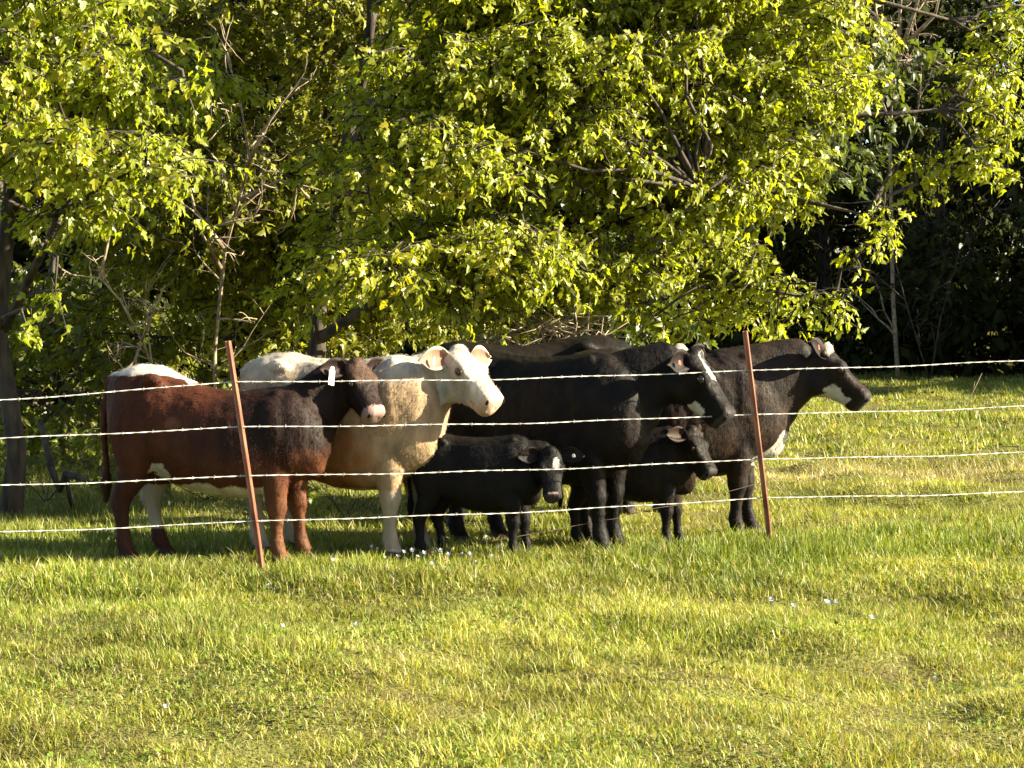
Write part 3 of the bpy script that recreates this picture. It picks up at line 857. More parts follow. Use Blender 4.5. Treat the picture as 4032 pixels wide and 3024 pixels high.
def make_cow(name, label, loc, yaw, sc, poll, hyaw, hpitch, coat, hsc=None, xs=1.0, calf=0.0, feet=(0, 0, 0, 0), neck=1.0, tag_col=None, tag_side=-1, mat=None,
             earup=0.1, earback=0.12, fur=60000, ear_in=(0.013, 0.009, 0.008), back=lambda x: 0.0, group='cattle behind the barbed wire fence', voxel=0.0135, tag_size=(0.05, 0.085), roll=0.0, cat='cow'):
    """local axes: x forward, y to the animal's left, z up; poll: local point between the ears in metres; hyaw + = to its left; feet: fore right, fore left, hind right, hind left steps"""
    hsc = hsc or sc
    root = empty(name, loc, rad(yaw))
    tag(root, label, cat, group)
    ys = sc * (1 - 0.12 * calf)
    def zmap(z):
        leg = 0.5 * (1 + 0.05 * calf)
        if z < 0.5:
            return z / 0.5 * leg * sc
        return (leg + (z - 0.5) / 0.82 * (1.32 - leg)) * sc
    def V(x, y, z):
        return Vector((x * sc * xs, y * ys, zmap(z)))
    m = MB()
    rings = []
    for x, top, bot, hw, wz in BODY:
        top += back(x)
        bot -= 0.065 if bot < 0.7 else 0.02
        bot += 0.10 * min(1, max(0, (x - 0.30) / 0.3)) + 0.07 * min(1, max(0, (-0.2 - x) / 0.3))
        cz = lerp(bot, top, wz)
        if calf and bot < 0.62:
            bot = bot + 0.03 * calf
        rings.append(sup_ring(lambda u, v, x=x, top=top, bot=bot, hw=hw, cz=cz: V(x, u * hw, cz + (v * (top - cz) if v > 0 else v * (cz - bot))), 22, 2.35))
    m.rings(rings)
    # muscle masses
    for s in (-1, 1):
        m.ball(V(0.43, s * 0.175, 0.93 + back(0.44) * 0.7), (0.15 * sc, 0.10 * ys, 0.27 * sc))
        m.ball(V(0.47, s * 0.13, 1.17 + back(0.44)), (0.06 * sc, 0.05 * ys, 0.13 * sc))
        m.ball(V(-0.56, s * 0.17, 0.90), (0.21 * sc * xs, 0.115 * ys, 0.27 * sc))
        m.ball(V(-0.42, s * 0.225, 1.235 + back(-0.42)), (0.075 * sc, 0.055 * ys, 0.045 * sc))
        m.ball(V(0.62, s * 0.09, 0.80), (0.13 * sc, 0.10 * ys, 0.16 * sc))
    m.ball(V(0.64, 0, 0.67), (0.14 * sc, 0.10 * ys, 0.13 * sc))
    m.ball(V(-0.76, 0, 1.20), (0.07 * sc, 0.06 * ys, 0.06 * sc))
    # legs
    def leg(pts, dx):
        rr = []
        ztop = 0.95
        for (x, y, z, rx, ry) in pts:
            q = V(x, y, z)
            q.x += dx * max(0.0, (ztop - z) / ztop) * sc
            rr.append(sup_ring(lambda u, v, q=q, rx=rx, ry=ry: q + Vector((u * rx * sc, v * ry * sc, 0)), 12, 2.1))
        m.rings(rr)
    lw = 1.25 + 0.08 * calf
    feet_pos = []
    for i, s in ((0, -1), (1, 1)):
        leg([(.43, s * .17, .98, .14, .085), (.43, s * .175, .82, .13, .085), (.43, s * .17, .68, .105, .08), (.45, s * .16, .54, .077 * lw, .064 * lw), (.455, s * .15, .44, .06 * lw, .055 * lw),
             (.46, s * .15, .37, .058 * lw, .054 * lw), (.458, s * .15, .30, .040 * lw, .040 * lw), (.455, s * .15, .20, .033 * lw, .036 * lw), (.455, s * .15, .13, .043 * lw, .046 * lw),
             (.475, s * .15, .075, .041 * lw, .045 * lw), (.485, s * .15, .05, .052 * lw, .052 * lw), (.50, s * .15, .0, .062 * lw, .058 * lw)], feet[i])
        feet_pos.append(V(.50, s * .15, 0) + Vector((feet[i] * sc, 0, 0)))
    for i, s in ((2, -1), (3, 1)):
        leg([(-.54, s * .14, 1.02, .22, .11), (-.55, s * .17, .86, .21, .11), (-.545, s * .175, .73, .17, .10), (-.56, s * .165, .62, .125, .085), (-.60, s * .155, .52, .085 * lw, .062 * lw),
             (-.655, s * .15, .435, .066 * lw, .048 * lw), (-.675, s * .15, .39, .06 * lw, .046 * lw), (-.665, s * .15, .32, .042 * lw, .038 * lw), (-.65, s * .15, .21, .034 * lw, .036 * lw),
             (-.645, s * .15, .13, .046 * lw, .047 * lw), (-.625, s * .15, .075, .042 * lw, .046 * lw), (-.61, s * .15, .05, .053 * lw, .053 * lw), (-.595, s * .15, .0, .063 * lw, .059 * lw)], feet[i])
    # head frame
    hy, hp = rad(hyaw), rad(hpitch)
    hf = Vector((math.cos(hp) * math.cos(hy), math.cos(hp) * math.sin(hy), -math.sin(hp)))
    hl = Vector((-math.sin(hy), math.cos(hy), 0))
    hl = Matrix.Rotation(rad(roll), 3, hf) @ hl
    hu = hf.cross(hl).normalized()
    poll = Vector(poll)
    o0 = poll - hu * 0.07 * hsc
    def Hd(t, y, z):
        return o0 + (hf * t + hl * y + hu * z) * hsc
    hr = []
    for t, hw, top, bot in HEAD:
        bot *= 1.34 if t < 0.2 else (1.24 if t < 0.32 else 1.12)
        hr.append(sup_ring(lambda u, v, t=t, hw=hw, top=top, bot=bot: Hd(t, u * hw * (1.0 if v > -0.2 else 0.86), (v * top if v > 0 else -v * bot)), 16, 2.4))
    m.rings(hr)
    fr = (hf, hl, hu)
    for s in (-1, 1):
        m.ball(Hd(.165, s * .09, .038), (.06 * hsc, .038 * hsc, .045 * hsc), fr)       # brow
        m.ball(Hd(.11, s * .07, -.14), (.10 * hsc, .05 * hsc, .11 * hsc), fr)         # cheek
        m.ball(Hd(.427, s * .052, -.005), (.035 * hsc, .034 * hsc, .04 * hsc), fr)       # nostril wing
    m.ball(Hd(.01, 0, .06), (.055 * hsc, .07 * hsc, .05 * hsc), fr)                      # poll
    m.ball(Hd(.40, 0, -.105), (.05 * hsc, .06 * hsc, .026 * hsc), fr)                    # lower lip
    # neck
    a = V(0.44, 0, 0.98 + back(0.44))
    dirn = Vector((1, 0, 0.2))
    b = Hd(-0.01, 0, -0.085)
    n = 7
    rr = []
    c1 = a + (b - a) * 0.45 + Vector((0.06 * sc, 0, 0.05 * sc))
    prev = None
    for i in range(n + 1):
        t = i / n
        p = a * (1 - t) ** 2 + c1 * 2 * t * (1 - t) + b * t * t
        tg = ((c1 - a) * (1 - t) + (b - c1) * t).normalized()
        u = Vector((0, 0, 1)).cross(tg)
        u = (u if u.length > 0.15 else Vector((0, 1, 0))).normalized()
        w = tg.cross(u).normalized()
        hw = lerp(0.215, 0.088, t ** 0.8) * sc * lerp(neck, 0.4 + 0.6 * neck, t)
        hv = lerp(0.31, 0.165, t ** 0.85) * sc * lerp(neck, 0.4 + 0.6 * neck, t)
        rr.append(sup_ring(lambda uu, vv, p=p, u=u, w=w, hw=hw, hv=hv: p + u * (uu * hw) + w * (vv * hv * (1.0 if vv > 0 else 1.12)), 16, 2.2))
    hw *= 0.55; hv *= 0.5; p = p + tg * 0.07 * sc - w * 0.02 * sc
    rr.append(sup_ring(lambda uu, vv, p=p, u=u, w=w, hw=hw, hv=hv: p + u * (uu * hw) + w * (vv * hv), 16, 2.2))
    m.rings(rr)
    # dewlap
    d0, d1 = V(0.70, 0, 0.78), Hd(0.05, 0, -0.20)
    dm = (d0 + d1) / 2 + Vector((0.0, 0, -0.05 * sc))
    m.tube([V(0.6, 0, 0.66), V(0.69, 0, 0.70), d0, dm, d1], [0.08 * sc, 0.10 * sc, 0.095 * sc, 0.075 * sc, 0.05 * sc], 10)
    # tail
    m.tube([V(-.74, 0, 1.22), V(-.84, 0, 1.19), V(-.875, .0, 1.0), V(-.875, .01, .8), V(-.86, .01, .62), V(-.86, 0, .5), V(-.86, 0, .38)],
           [.04 * sc, .034 * sc, .026 * sc, .024 * sc, .026 * sc, .042 * sc, .02 * sc], 9)
    # weld into one skin
    me = bpy.data.meshes.new('weld')
    me.from_pydata([tuple(v) for v in m.v], [], m.f)
    tmp = bpy.data.objects.new('weld', me)
    COL.objects.link(tmp)
    rm = tmp.modifiers.new('r', 'REMESH'); rm.mode = 'VOXEL'; rm.voxel_size = voxel
    sm = tmp.modifiers.new('s', 'SMOOTH'); sm.factor = 0.5; sm.iterations = 7
    dg = bpy.context.evaluated_depsgraph_get()
    ev = tmp.evaluated_get(dg)
    mw = ev.to_mesh()
    nv = len(mw.vertices)
    co = np.empty(nv * 3, dtype=np.float32); mw.vertices.foreach_get('co', co); co = co.reshape(-1, 3)
    no = np.empty(nv * 3, dtype=np.float32); mw.vertex_normals.foreach_get('vector', no); no = no.reshape(-1, 3)
    nl = len(mw.loops); lp = np.empty(nl, dtype=np.int32); mw.loops.foreach_get('vertex_index', lp)
    npl = len(mw.polygons); sz = np.empty(npl, dtype=np.int32); mw.polygons.foreach_get('loop_total', sz)
    ev.to_mesh_clear()
    bpy.data.objects.remove(tmp); bpy.data.meshes.remove(me)
    rough = (vnoise(co[:, 0] + co[:, 1], co[:, 2] * 0.6 + co[:, 1], 0.1, 71) - 0.5) * 0.008 + (vnoise(co[:, 0] + co[:, 1] * 0.8, co[:, 2], 0.022, 72) - 0.5) * 0.005
    rx, rz_ = co[:, 0] / (sc * xs), co[:, 2] / sc
    ribs = np.sin((rx + 0.12 * rz_) * 2 * math.pi / 0.085) * 0.0035 * np.clip(1 - np.abs(rx - 0.05) / 0.3, 0, 1) * np.clip(1 - np.abs(rz_ - 0.9) / 0.28, 0, 1) * (np.abs(no[:, 1]) > 0.6)
    co = co + no * ((rough + ribs) * sc)[:, None]
    # local head coordinates of every vertex, for the coat pattern
    hm = np.array([tuple(hf), tuple(hl), tuple(hu)])
    hc = (co - np.array(o0)) @ hm.T / hsc
    nrm = co.copy()
    rest = np.stack([co[:, 0] / (sc * xs), co[:, 1] / ys, co[:, 2] / sc], -1)
    jit = np.stack([vnoise(rest[:, 0], rest[:, 2] + rest[:, 1] * 0.7, 0.09, 61), vnoise(rest[:, 0] + 3, rest[:, 2] - rest[:, 1], 0.05, 62)], -1) - 0.5
    is_head = (hc[:, 0] > -0.02) & (hc[:, 0] < 0.53) & (np.abs(hc[:, 1]) < 0.15) & (np.abs(hc[:, 2] + 0.05) < 0.17)
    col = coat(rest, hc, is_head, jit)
    col = mixc(col, rest[:, 2] < 0.05, (0.035, 0.028, 0.022))
    chunks = [(co, lp, sz, col)]
    # ears, two sided cups
    def ear(s):
        ax = (hl * s * 0.93 - hf * earback + hu * earup).normalized()
        fo = Vector((hf.x, hf.y, 0)).normalized() + hu * 0.15 + hl * s * 0.1
        fo = (fo - ax * fo.dot(ax)).normalized()
        wd = ax.cross(fo).normalized()
        L, Wd = 0.22 * hsc, 0.078 * hsc
        org = Hd(.035, s * .10, .02)
        nu, nvv = 9, 7
        vs, fs, cs = [], [], []
        for layer in (0, 1):
            for i in range(nu):
                u = i / (nu - 1)
                ww = Wd * (0.42 + 1.25 * u * (1 - u) * 2.0 - 0.42 * u ** 3)
                if i == nu - 1: ww = Wd * 0.12
                for j in range(nvv):
                    v = -1 + 2 * j / (nvv - 1)
                    cup = (1 - u * 0.55) * 0.045 * hsc * (v * v)
                    p = org + ax * (L * u) + wd * (ww * v) + fo * (cup - 0.02 * hsc) - fo * (0.010 * hsc * layer * (1 - v * v * 0.6))
                    p = p + Vector((0, 0, -0.03 * hsc * u * u))
                    vs.append(tuple(p))
                    edge = abs(v) > 0.7 or u > 0.9
                    cs.append(ear_in if (layer == 0 and not edge) else None)
        for layer in (0, 1):
            o_ = layer * nu * nvv
            for i in range(nu - 1):
                for j in range(nvv - 1):
                    q = [o_ + i * nvv + j, o_ + i * nvv + j + 1, o_ + (i + 1) * nvv + j + 1, o_ + (i + 1) * nvv + j]
                    fs.append(q if layer == 0 else q[::-1])
        o_ = nu * nvv
        for i in range(nu - 1):
            fs.append([i * nvv, (i + 1) * nvv, o_ + (i + 1) * nvv, o_ + i * nvv])
            fs.append([i * nvv + nvv - 1, o_ + i * nvv + nvv - 1, o_ + (i + 1) * nvv + nvv - 1, (i + 1) * nvv + nvv - 1])
        for j in range(nvv - 1):
            k = (nu - 1) * nvv + j
            fs.append([k, k + 1, o_ + k + 1, o_ + k])
        va = np.array(vs)
        h_ = np.tile(np.array([[0.03, s * 0.12, 0.02]]), (len(va), 1))
        base_c = coat(np.tile([[0.9, 0, 1.2]], (len(va), 1)), h_, np.ones(len(va), bool), np.zeros((len(va), 2)))
        cc = np.array([b_ if c_ is None else np.array(c_) for b_, c_ in zip(base_c, cs)])
        return va, np.concatenate([np.array(f) for f in fs]), np.full(len(fs), 4), cc, org, ax, wd, fo, L
    ears = {}
    for s in (-1, 1):
        e = ear(s); ears[s] = e
        chunks.append(e[:4])
    # nostrils
    nb = MB()
    for s in (-1, 1):
        nb.ball(Hd(.449, s * .068, .0), (.016 * hsc, .013 * hsc, .022 * hsc), fr, 10, 6)
    chunks.append((np.array([tuple(v) for v in nb.v]), np.concatenate([np.array(f) for f in nb.f]), np.array([len(f) for f in nb.f]), np.tile([[0.012, 0.008, 0.008]], (len(nb.v), 1))))
    v, l, s_, c = join_np(chunks)
    mesh_np('body', v, l, s_, mat or M_COAT, root, colors=c, smooth=True)
    if fur:
        rg = np.random.default_rng(int(abs(loc[0]) * 1000) + 5)
        k = rg.integers(0, len(co), fur)
        k = k[(rest[k, 2] > 0.07) & ~((hc[k, 0] > 0.40) & is_head[k])]
        n = len(k)
        p0 = co[k] + rg.normal(0, 0.005, (n, 3)); nn = no[k]
        flow = np.tile(np.array([[-0.6, 0, -0.75]]), (n, 1)) + rg.normal(0, 0.28, (n, 3))
        flow[is_head[k]] = np.array(tuple(hf)) + rg.normal(0, 0.25, (int(is_head[k].sum()), 3))
        flow = flow - nn * (flow * nn).sum(1)[:, None]
        flow /= np.linalg.norm(flow, axis=1)[:, None] + 1e-6
        hd = flow + nn * rg.uniform(0.05, 0.28, (n, 1))
        sd = np.cross(hd, nn); sd /= np.linalg.norm(sd, axis=1)[:, None] + 1e-6
        ln = rg.uniform(0.007, 0.017, (n, 1)) * (0.6 + 0.4 * sc); wd_ = rg.uniform(0.0012, 0.0026, (n, 1))
        fv = np.stack([p0 - sd * wd_, p0 + sd * wd_, p0 + hd * ln], 1).reshape(-1, 3)
        fc = np.repeat(col[k] * rg.uniform(0.85, 1.15, (n, 1)), 3, axis=0)
        mesh_np('hair', fv, np.arange(n * 3), np.full(n, 3), mat or M_COAT, root, colors=fc)['kind'] = 'stuff'
    for s in (-1, 1):
        e = MB()
        e.ball(Hd(.178, s * .121, .03), (.029 * hsc, .014 * hsc, .023 * hsc), fr, 12, 8)
        e.build('eye', M_EYE, root)
    if tag_col:
        va, _, _, _, org, ax, wd, fo, L = ears[tag_side]
        tw_, th_ = tag_size
        t0 = org + ax * (L * 0.55) + fo * 0.012
        down = (Vector((0, 0, -1)) * 0.85 + hf * 0.3 + ax * 0.25).normalized()
        side = down.cross(fo).normalized()
        e = MB()
        ft = side.cross(down).normalized()
        pr = [(-.25, 0), (-.5, .25), (-.5, 1), (.5, 1), (.5, .25), (.25, 0)]
        top_ = [t0 + side * (a_ * tw_) + down * (b_ * th_) + ft * 0.003 for a_, b_ in pr]
        bot_ = [p - ft * 0.006 for p in top_]
        k = len(pr)
        e.add(top_ + bot_, [tuple(range(k)), tuple(range(2 * k - 1, k - 1, -1))] + [(i, i + k, (i + 1) % k + k, (i + 1) % k) for i in range(k)])
        e.build('ear_tag', tag_col, root, smooth=False)
    return root

def mixc(c, mask, new, soft=None):
    w = mask.astype(float)[:, None] if soft is None else np.clip(soft, 0, 1)[:, None]
    return c * (1 - w) + np.array(new)[None, :] * w

WHITE = (0.46, 0.42, 0.36)
PINK = (0.24, 0.16, 0.14)
def coat_brown(r, h, head, j):
    x, y, z = r[:, 0], r[:, 1], r[:, 2]
    c = np.tile([[0.060, 0.0185, 0.0085]], (len(x), 1))
    c = mixc(c, None, (0.010, 0.0055, 0.0042), np.clip((x + 0.12) * 2.2 + j[:, 0] * 0.5, 0, 0.92) * np.clip((z - 0.62) * 6, 0, 1))                    # dark brown towards the shoulder, with the head's shade painted in
    c = mixc(c, None, (0.105, 0.042, 0.018), np.clip((0.62 - z) * 4 + j[:, 0] * 1.8, 0, 1) * np.clip((x - 0.3) * 8, 0, 1))                   # tan forelegs
    c = mixc(c, None, (0.04, 0.016, 0.010), ((x < -0.4) & (z < 0.6)) * 0.7)
    top = (z > 1.235 - 0.16 * np.clip(x + 0.45, 0, 1) + j[:, 0] * 0.05) & (x < 0.2) & (np.abs(y) < 0.20 + j[:, 1] * 0.05)
    c = mixc(c, top, WHITE)
    belly = (z < 0.52 + 0.05 * j[:, 0]) & (z > 0.36) & (np.abs(x + 0.0) < 0.40)
    c = mixc(c, belly, (0.38, 0.33, 0.25))
    flank = ((x + 0.37 + j[:, 1] * .07) ** 2 / 0.005 + (z - 0.60 - j[:, 0] * .08) ** 2 / 0.006 < 1)
    c = mixc(c, flank, (0.4, 0.36, 0.3))
    farleg = (y > 0.06) & (z < 0.5) & (x < -0.3)
    c = mixc(c, farleg & (z > 0.2), (0.3, 0.26, 0.2))
    brand = ((x + 0.24) ** 2 / 0.0035 + (z - 0.93) ** 2 / 0.0025 < 1) & (y < 0)
    c = mixc(c, brand, (0.17, 0.066, 0.03), brand * (0.5 + j[:, 1]))
    c = mixc(c, head, (0.016, 0.009, 0.007))
    c = mixc(c, head & (h[:, 2] > 0.035) & (h[:, 0] < 0.2), (0.06, 0.034, 0.022))
    c = mixc(c, head & (h[:, 0] > 0.395), PINK)
    return c

def coat_white(r, h, head, j):
    x, y, z = r[:, 0], r[:, 1], r[:, 2]
    c = np.tile([[0.29, 0.20, 0.115]], (len(x), 1))
    c = mixc(c, None, (0.17, 0.075, 0.026), np.clip((0.42 - x) * 4 + j[:, 0], 0, 1) * np.clip((1.0 - z) * 5 + j[:, 1], 0, 1) * (z > 0.45))
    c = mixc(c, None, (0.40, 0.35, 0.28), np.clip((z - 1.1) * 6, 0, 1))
    c = mixc(c, None, (0.31, 0.26, 0.19), ((z < 0.45)) * 0.9)
    c = mixc(c, head, (0.46, 0.40, 0.31))
    c = mixc(c, None, (0.3, 0.16, 0.1), head * np.clip(1.3 - ((h[:, 0] - 0.178) ** 2 + (h[:, 2] - 0.03) ** 2) / 0.0014, 0, 0.6))
    c = c * (0.82 + 0.36 * (j[:, 0:1] + 0.5))
    c = mixc(c, None, (0.42, 0.25, 0.19), (head & (h[:, 0] > 0.41)) * 0.6)
    c = mixc(c, None, (0.45, 0.2, 0.12), (head & (np.abs(h[:, 2] + 0.078) < 0.009) & (h[:, 0] > 0.33)) * 0.8)
    return c

def coat_black(tone=(0.007, 0.0056, 0.0048), blaze=0, cheek=False, chest=False, muzzle=(0.03, 0.026, 0.028), rusty=0.5, poll_white=False):
    def fn(r, h, head, j):
        x, y, z = r[:, 0], r[:, 1], r[:, 2]
        c = np.tile([tone], (len(x), 1)).astype(float)
        c = mixc(c, None, (tone[0] * 2.0, tone[1] * 1.6, tone[2] * 1.3), np.clip(0.35 + j[:, 0] * 1.6, 0, 1) * rusty * (z > 0.4))
        if blaze == 1:
            c = mixc(c, head & (np.abs(h[:, 1] + 0.01 + j[:, 0] * .03) < 0.030) & (h[:, 2] > 0.02) & (h[:, 0] > 0.02) & (h[:, 0] < 0.21 + j[:, 1] * .08), WHITE)
        if blaze == 2:                                                                  # calf: spot on the brow
            c = mixc(c, head & ((h[:, 1] - 0.045) ** 2 / 0.0010 + (h[:, 0] - 0.14) ** 2 / 0.0036 < 1) & (h[:, 2] > 0.0), WHITE)
            c = mixc(c, head & (np.abs(h[:, 1]) < 0.045) & (h[:, 0] > 0.41) & (h[:, 2] > -0.03), (0.3, 0.2, 0.17))
        if cheek == 2:
            c = mixc(c, head & (h[:, 2] < -0.085 + j[:, 0] * .06) & (h[:, 0] > 0.27 + j[:, 1] * .06) & (h[:, 0] < 0.35), WHITE)
        elif cheek:
            c = mixc(c, head & (h[:, 2] < -0.055 + j[:, 0] * .10) & (h[:, 0] > 0.2 + j[:, 1] * .12) & (h[:, 0] < 0.37), WHITE)
        if chest:
            c = mixc(c, (z < 0.72 + j[:, 0] * .08) & (z > 0.50) & (x > 0.52) & (np.abs(y) < 0.15), WHITE)
        if poll_white:
            c = mixc(c, head & (h[:, 0] < 0.06) & (h[:, 2] > 0.045), (0.3, 0.24, 0.2))
        if muzzle:
            c = mixc(c, head & (h[:, 0] > 0.43), muzzle)
        return c
    return fn

GROUPC = 'cattle behind the barbed wire fence'
# reddish brown cow, nearest on the left
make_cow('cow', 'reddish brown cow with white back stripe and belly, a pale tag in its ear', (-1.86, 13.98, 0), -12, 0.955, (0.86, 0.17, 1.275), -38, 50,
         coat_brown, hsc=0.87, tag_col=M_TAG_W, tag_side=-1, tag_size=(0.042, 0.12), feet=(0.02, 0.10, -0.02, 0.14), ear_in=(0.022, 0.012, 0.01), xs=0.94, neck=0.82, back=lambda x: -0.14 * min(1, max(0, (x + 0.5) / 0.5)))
# cream white cow beside it
make_cow('cow', 'cream white cow with tan sides, head raised and turned towards the viewer', (-1.10, 14.36, 0), -20, 1.0, (0.76, 0.12, 1.345), -24, 37,
         coat_white, hsc=1.02, mat=M_PALE, ear_in=(0.27, 0.14, 0.10), feet=(0.0, 0.10, 0.0, 0.1), earup=0.05, neck=0.9, xs=0.86, fur=70000, tag_col=M_TAG_R, tag_side=-1, tag_size=(0.02, 0.06))
# big black cow with white blaze
make_cow('cow', 'big black cow in the middle with a white blaze, looking right over the dark calf', (0.22, 14.78, 0), -38, 1.01, (1.02, 0.29, 1.325), 12, 53,
         coat_black((0.006, 0.0046, 0.004), blaze=1, cheek=2, rusty=0.9), hsc=1.06, feet=(0.12, 0.0, 0.0, 0.12), tag_col=M_TAG_R, tag_side=-1, tag_size=(0.03, 0.03), earup=-0.05)
# right hand cow with its neck stretched out
make_cow('cow', 'black brown cow at the right end of the herd, white on chin and chest', (1.14, 15.40, 0), 3, 1.005, (1.06, -0.02, 1.335), -14, 43,
         coat_black((0.014, 0.0098, 0.0078), blaze=0, cheek=True, chest=True, rusty=1.0, poll_white=True), hsc=1.02, feet=(-0.06, 0.10, 0, 0.1), tag_col=M_TAG_R, tag_side=-1, tag_size=(0.03, 0.035), earup=0.3, earback=0.9, neck=1.22)
# two mostly hidden ones
make_cow('cow', 'black cow standing behind, only its back showing over the big black cow', (0.08, 16.35, 0), 186, 1.045, (0.95, 0.0, 1.0), 0, 60, coat_black(), voxel=0.02, fur=25000,
         back=lambda x: 0.03 if x < -0.2 else 0.0)
make_cow('cow', 'black cow at the back of which only the pale tufted poll shows', (0.80, 17.6, 0), -60, 0.97, (0.95, 0.0, 1.31), 0, 45, coat_black(poll_white=True), voxel=0.02, fur=12000, tag_col=M_TAG_W, tag_size=(.04, .04))
# calves
make_cow('calf', 'black calf with a white spot on its brow, facing the viewer', (-0.22, 14.16, 0), -12, 0.61, (0.49, -0.08, 0.71), -70, 62,
         coat_black((0.006, 0.005, 0.0045), blaze=2, rusty=0.5), hsc=0.70, xs=0.86, calf=1.0, feet=(0.02, 0.12, -0.05, 0.16), voxel=0.010, earup=0.35, earback=-0.05, neck=0.8, fur=35000, tag_col=M_TAG_W, tag_side=1, tag_size=(.018, .022), cat='calf')
make_cow('calf', 'dark calf under the head of the big black cow, its own head hanging down', (0.80, 14.86, 0), -10, 0.62, (0.43, -0.08, 0.80), -28, 54,
         coat_black((0.010, 0.0075, 0.006), rusty=1.0), hsc=0.72, ear_in=(0.035, 0.02, 0.014), xs=0.9, calf=1.0, feet=(0.0, 0.12, 0, 0.1), voxel=0.010, earup=-0.1, earback=0.35, cat='calf', neck=1.0, fur=35000)

# ------------------------------------------------------------------ fence
def gz(x, y):
    return float(terrain(x, y))
L0 = Vector((-1.485, 13.07, 0)); R0 = Vector((1.70, 14.38, 0))
STEP = R0 - L0
def post(label, base, h, lean_x, lean_y):
    z = gz(base.x, base.y)
    root = empty('fence_post', (base.x, base.y, z))
    root.rotation_euler = (lean_y, lean_x, 0)
    tag(root, label, 'fence post', 'steel posts of the barbed wire fence')
    mb = MB()
    w, d, t = 0.036, 0.034, 0.006
    prof = [(-w / 2, 0), (w / 2, 0), (w / 2, t), (t / 2, t), (t / 2, d), (-t / 2, d), (-t / 2, t), (-w / 2, t)]
    ca, sa = math.cos(rad(200)), math.sin(rad(200))
    prof = [(x * ca - y * sa, x * sa + y * ca) for x, y in prof]
    n = len(prof)
    zs = [-0.25, 0.0, h * 0.33, h * 0.66, h - 0.004, h]
    rs = []
    for i, zz in enumerate(zs):
        k = 0.97 if i == len(zs) - 1 else 1.0
        rs.append([Vector((p[0] * k + 0.002 * math.sin(3 * zz), p[1] * k, zz)) for p in prof])
    mb.rings(rs)
    mb.build('shaft', M_POST, root, smooth=False)
    return root
HT = [1.175, 0.905, 0.61, 0.337, 0.022]
LEANL, LEANR = -rad(8.0), -rad(7.0)
pL = post('leaning rusty red steel post in front of the brown cow', L0, 1.42, LEANL, rad(1))
pR = post('leaning rusty red steel post in front of the right hand black cow', R0, 1.47, LEANR, rad(1))
pLL = post('steel post outside the picture to the left', L0 - STEP, 1.33, rad(1), 0)
pRR = post('steel post outside the picture to the right', R0 + STEP, 1.36, rad(-2), 0)
def on_post(base, lean, h):
    return Vector((base.x + math.tan(lean) * h, base.y - 0.012, gz(base.x, base.y) + h * math.cos(lean)))
clipm = MB()
names = ['top strand of barbed wire', 'second barbed wire strand from the top', 'middle barbed wire strand', 'fourth barbed wire strand from the top', 'lowest barbed wire strand lying in the grass']
rgW = np.random.default_rng(4)
for i, h in enumerate(HT):
    hr = [1.21, 0.92, 0.625, 0.37, 0.03][i]
    ends = [on_post(L0 - STEP, rad(1), h - [0.19, 0.07, 0.01, 0, 0][i]), on_post(L0, LEANL, h), on_post(R0, LEANR, hr), on_post(R0 + STEP, rad(-2), hr + [0.115, 0.07, 0.03, 0.0, 0][i])]
    line = []
    for k in range(3):
        a, b = ends[k], ends[k + 1]
        n = 150
        ph = rgW.uniform(0, 6)
        for q in range(n + (k == 2)):
            t = q / n
            p = a.lerp(b, t)
            p.z += -0.02 * math.sin(math.pi * t) + 0.004 * math.sin(t * 17 + ph) * math.sin(math.pi * t)
            p.y -= 0.006 * math.sin(math.pi * t)
            line.append(p)
    s1, s2 = [], []
    rr = 0.0020
    for q, p in enumerate(line):
        a = q * 0.85
        s1.append(p + Vector((0, math.cos(a), math.sin(a))) * rr)
        s2.append(p - Vector((0, math.cos(a), math.sin(a))) * rr)
    w = MB()
    w.tube(s1, [rr] * len(s1), 5)
    w.tube(s2, [rr] * len(s2), 5)
    q = 3
    while q < len(line) - 3:
        q += int(rgW.integers(5, 9))
        p = line[min(q, len(line) - 1)]
        for s in (-1, 1):
            for d in ((0.25 * s, -0.6, 0.75 * s), (-0.2 * s, 0.6, 0.75 * s)):
                e = p + Vector(d).normalized() * rgW.uniform(0.008, 0.015)
                w.tube([p, e], [0.0016, 0.0006], 4)
        w.ball(p, (0.006, 0.0042, 0.0042), n=6, m=4)
    tag(w.build('barbed_wire', M_WIRE), names[i] + ' on the leaning posts', 'wire', 'barbed wire strands of the fence')
for root, base, lean, hs in ((pL, L0, LEANL, HT), (pR, R0, LEANR, [1.21, 0.92, 0.625, 0.37, 0.03])):
    for h in hs[:4]:
        c = MB()
        c.tube([Vector((-.028, .0, h + .008)), Vector((-.012, -.014, h)), Vector((.012, -.014, h)), Vector((.028, .0, h - .006)), Vector((.02, .02, h)), Vector((-.02, .02, h))], [.0038] * 6, 5)
        c.build('wire_clip', M_CLIP, root)
# loose thin wire behind the calves
lw_ = MB()
pts = wander(at(470, 545, 14.02), at(780, 478, 14.75), 24, 0.004, rgW, -0.03)
lw_.tube(pts, [0.0018] * len(pts), 5)
tag(lw_.build('loose_wire', M_WIRE_OLD), 'thin rusty loose wire crossing low behind the fence', 'wire')

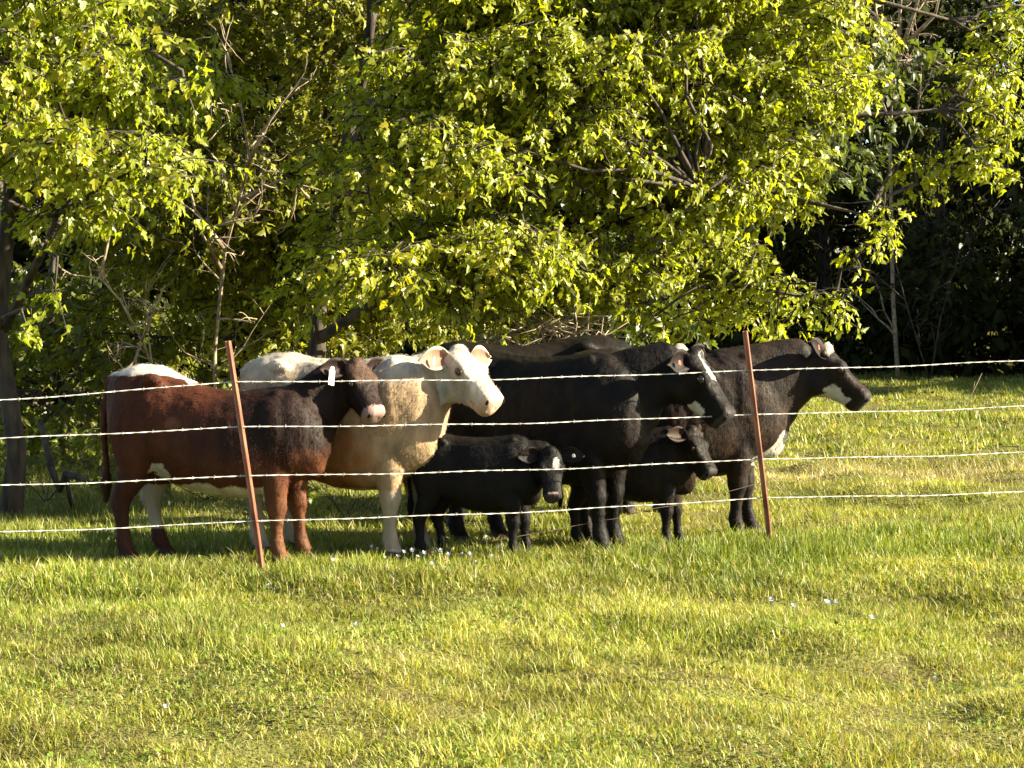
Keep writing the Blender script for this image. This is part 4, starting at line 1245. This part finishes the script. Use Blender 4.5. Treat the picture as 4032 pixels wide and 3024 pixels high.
# ------------------------------------------------------------------ wildflowers and stalks
M_PETAL = plain_material('white_petal', (0.5, 0.47, 0.6), (0.66, 0.63, 0.72), 20, 0.6)
M_STEM = plain_material('flower_stem', (0.08, 0.12, 0.02), (0.13, 0.17, 0.03), 20, 0.6)
M_STRAW = plain_material('straw_stalk', (0.32, 0.25, 0.12), (0.5, 0.42, 0.24), 20, 0.7)
def flower_proto():
    stem = MB(); stem.tube([(0, 0, -0.01), (0.006, 0, 0.06), (0.004, 0.004, 0.11)], [0.003, 0.0025, 0.002], 4)
    pet = MB()
    for k in range(6):
        a = k * math.pi / 3
        d = Vector((math.cos(a), math.sin(a) * 0.8 - 0.1, 0.35 + 0.5 * math.sin(a))); s = Vector((-math.sin(a), math.cos(a), 0))
        c = Vector((0.004, 0.004, 0.11))
        pet.add([c, c + d * 0.014 + s * 0.009, c + d * 0.026, c + d * 0.014 - s * 0.009, c + d * 0.014 + Vector((0, 0, -0.003))], [(0, 1, 4), (1, 2, 4), (2, 3, 4), (3, 0, 4)])
    ms, mp_ = stem.build('stem', M_STEM), pet.build('petals', M_PETAL)
    a, b = ms.data, mp_.data
    bpy.data.objects.remove(ms); bpy.data.objects.remove(mp_)
    return a, b
FS, FP = flower_proto()
def flower(px, py, label, group, k=1.0):
    Y = F_PX * CAM_H / (py + 9 - HORIZON)
    p = at(px, py, Y)
    z = gz(p.x, Y)
    root = empty('wildflower', (p.x, Y, z), random.uniform(-0.7, 0.7))
    root.scale = (k, k, k * random.uniform(0.75, 1.2))
    tag(root, label, 'flower', group)
    for nm, me in (('stem', FS), ('petals', FP)):
        o = bpy.data.objects.new(nm, me)
        link(o, root)
        if nm == 'petals':
            o.rotation_euler = (random.uniform(0.1, 0.7), random.uniform(-0.3, 0.4), 0) if False else (0, 0, 0)
for px, py in [(371, 552), (377, 551), (385, 556), (392, 553), (398, 557), (404, 556), (412, 557), (418, 556), (435, 553), (440, 556), (448, 558), (462, 553), (470, 556), (432, 568), (333, 564), (424, 559), (486, 548), (492, 557), (476, 560), (500, 552)]:
    flower(px, py, 'small white wildflower in the grass along the fence at the white cow and calf', 'white flowers along the fence', random.uniform(0.55, 0.9))
for px, py in [(771, 614), (793, 617), (827, 608), (829, 616), (872, 632), (836, 606)]:
    flower(px, py, 'small white wildflower in the open grass right of the middle', 'white flowers in the open grass', random.uniform(0.55, 0.8))
for px, py in [(137, 588), (125, 593), (207, 588), (268, 586), (283, 646), (356, 646), (165, 715), (960, 556), (724, 559), (935, 665)]:
    flower(px, py, 'lone small white wildflower scattered in the near grass', 'scattered flowers in the near grass', random.uniform(0.4, 0.6))
def stalk(px, py, hpx, lean, label):
    Y = F_PX * CAM_H / (py - HORIZON)
    p = at(px, py, Y)
    h = hpx * Y / F_PX
    m = MB()
    m.tube([(0, 0, -.01), (lean * h * .4, 0, h * .5), (lean * h, 0.02, h)], [.005, .004, .002], 5)
    m.tube([(lean * h * .4, 0, h * .5), (lean * h * .4 + .06 * h, .01, h * .8)], [.003, .001], 4)
    o = m.build('dry_stalk', M_STRAW)
    o.location = (p.x, Y, gz(p.x, Y))
    tag(o, label, 'stalk')
stalk(966, 412, 40, 0.4, 'tall dry stalk standing at the far edge of the sunlit field')
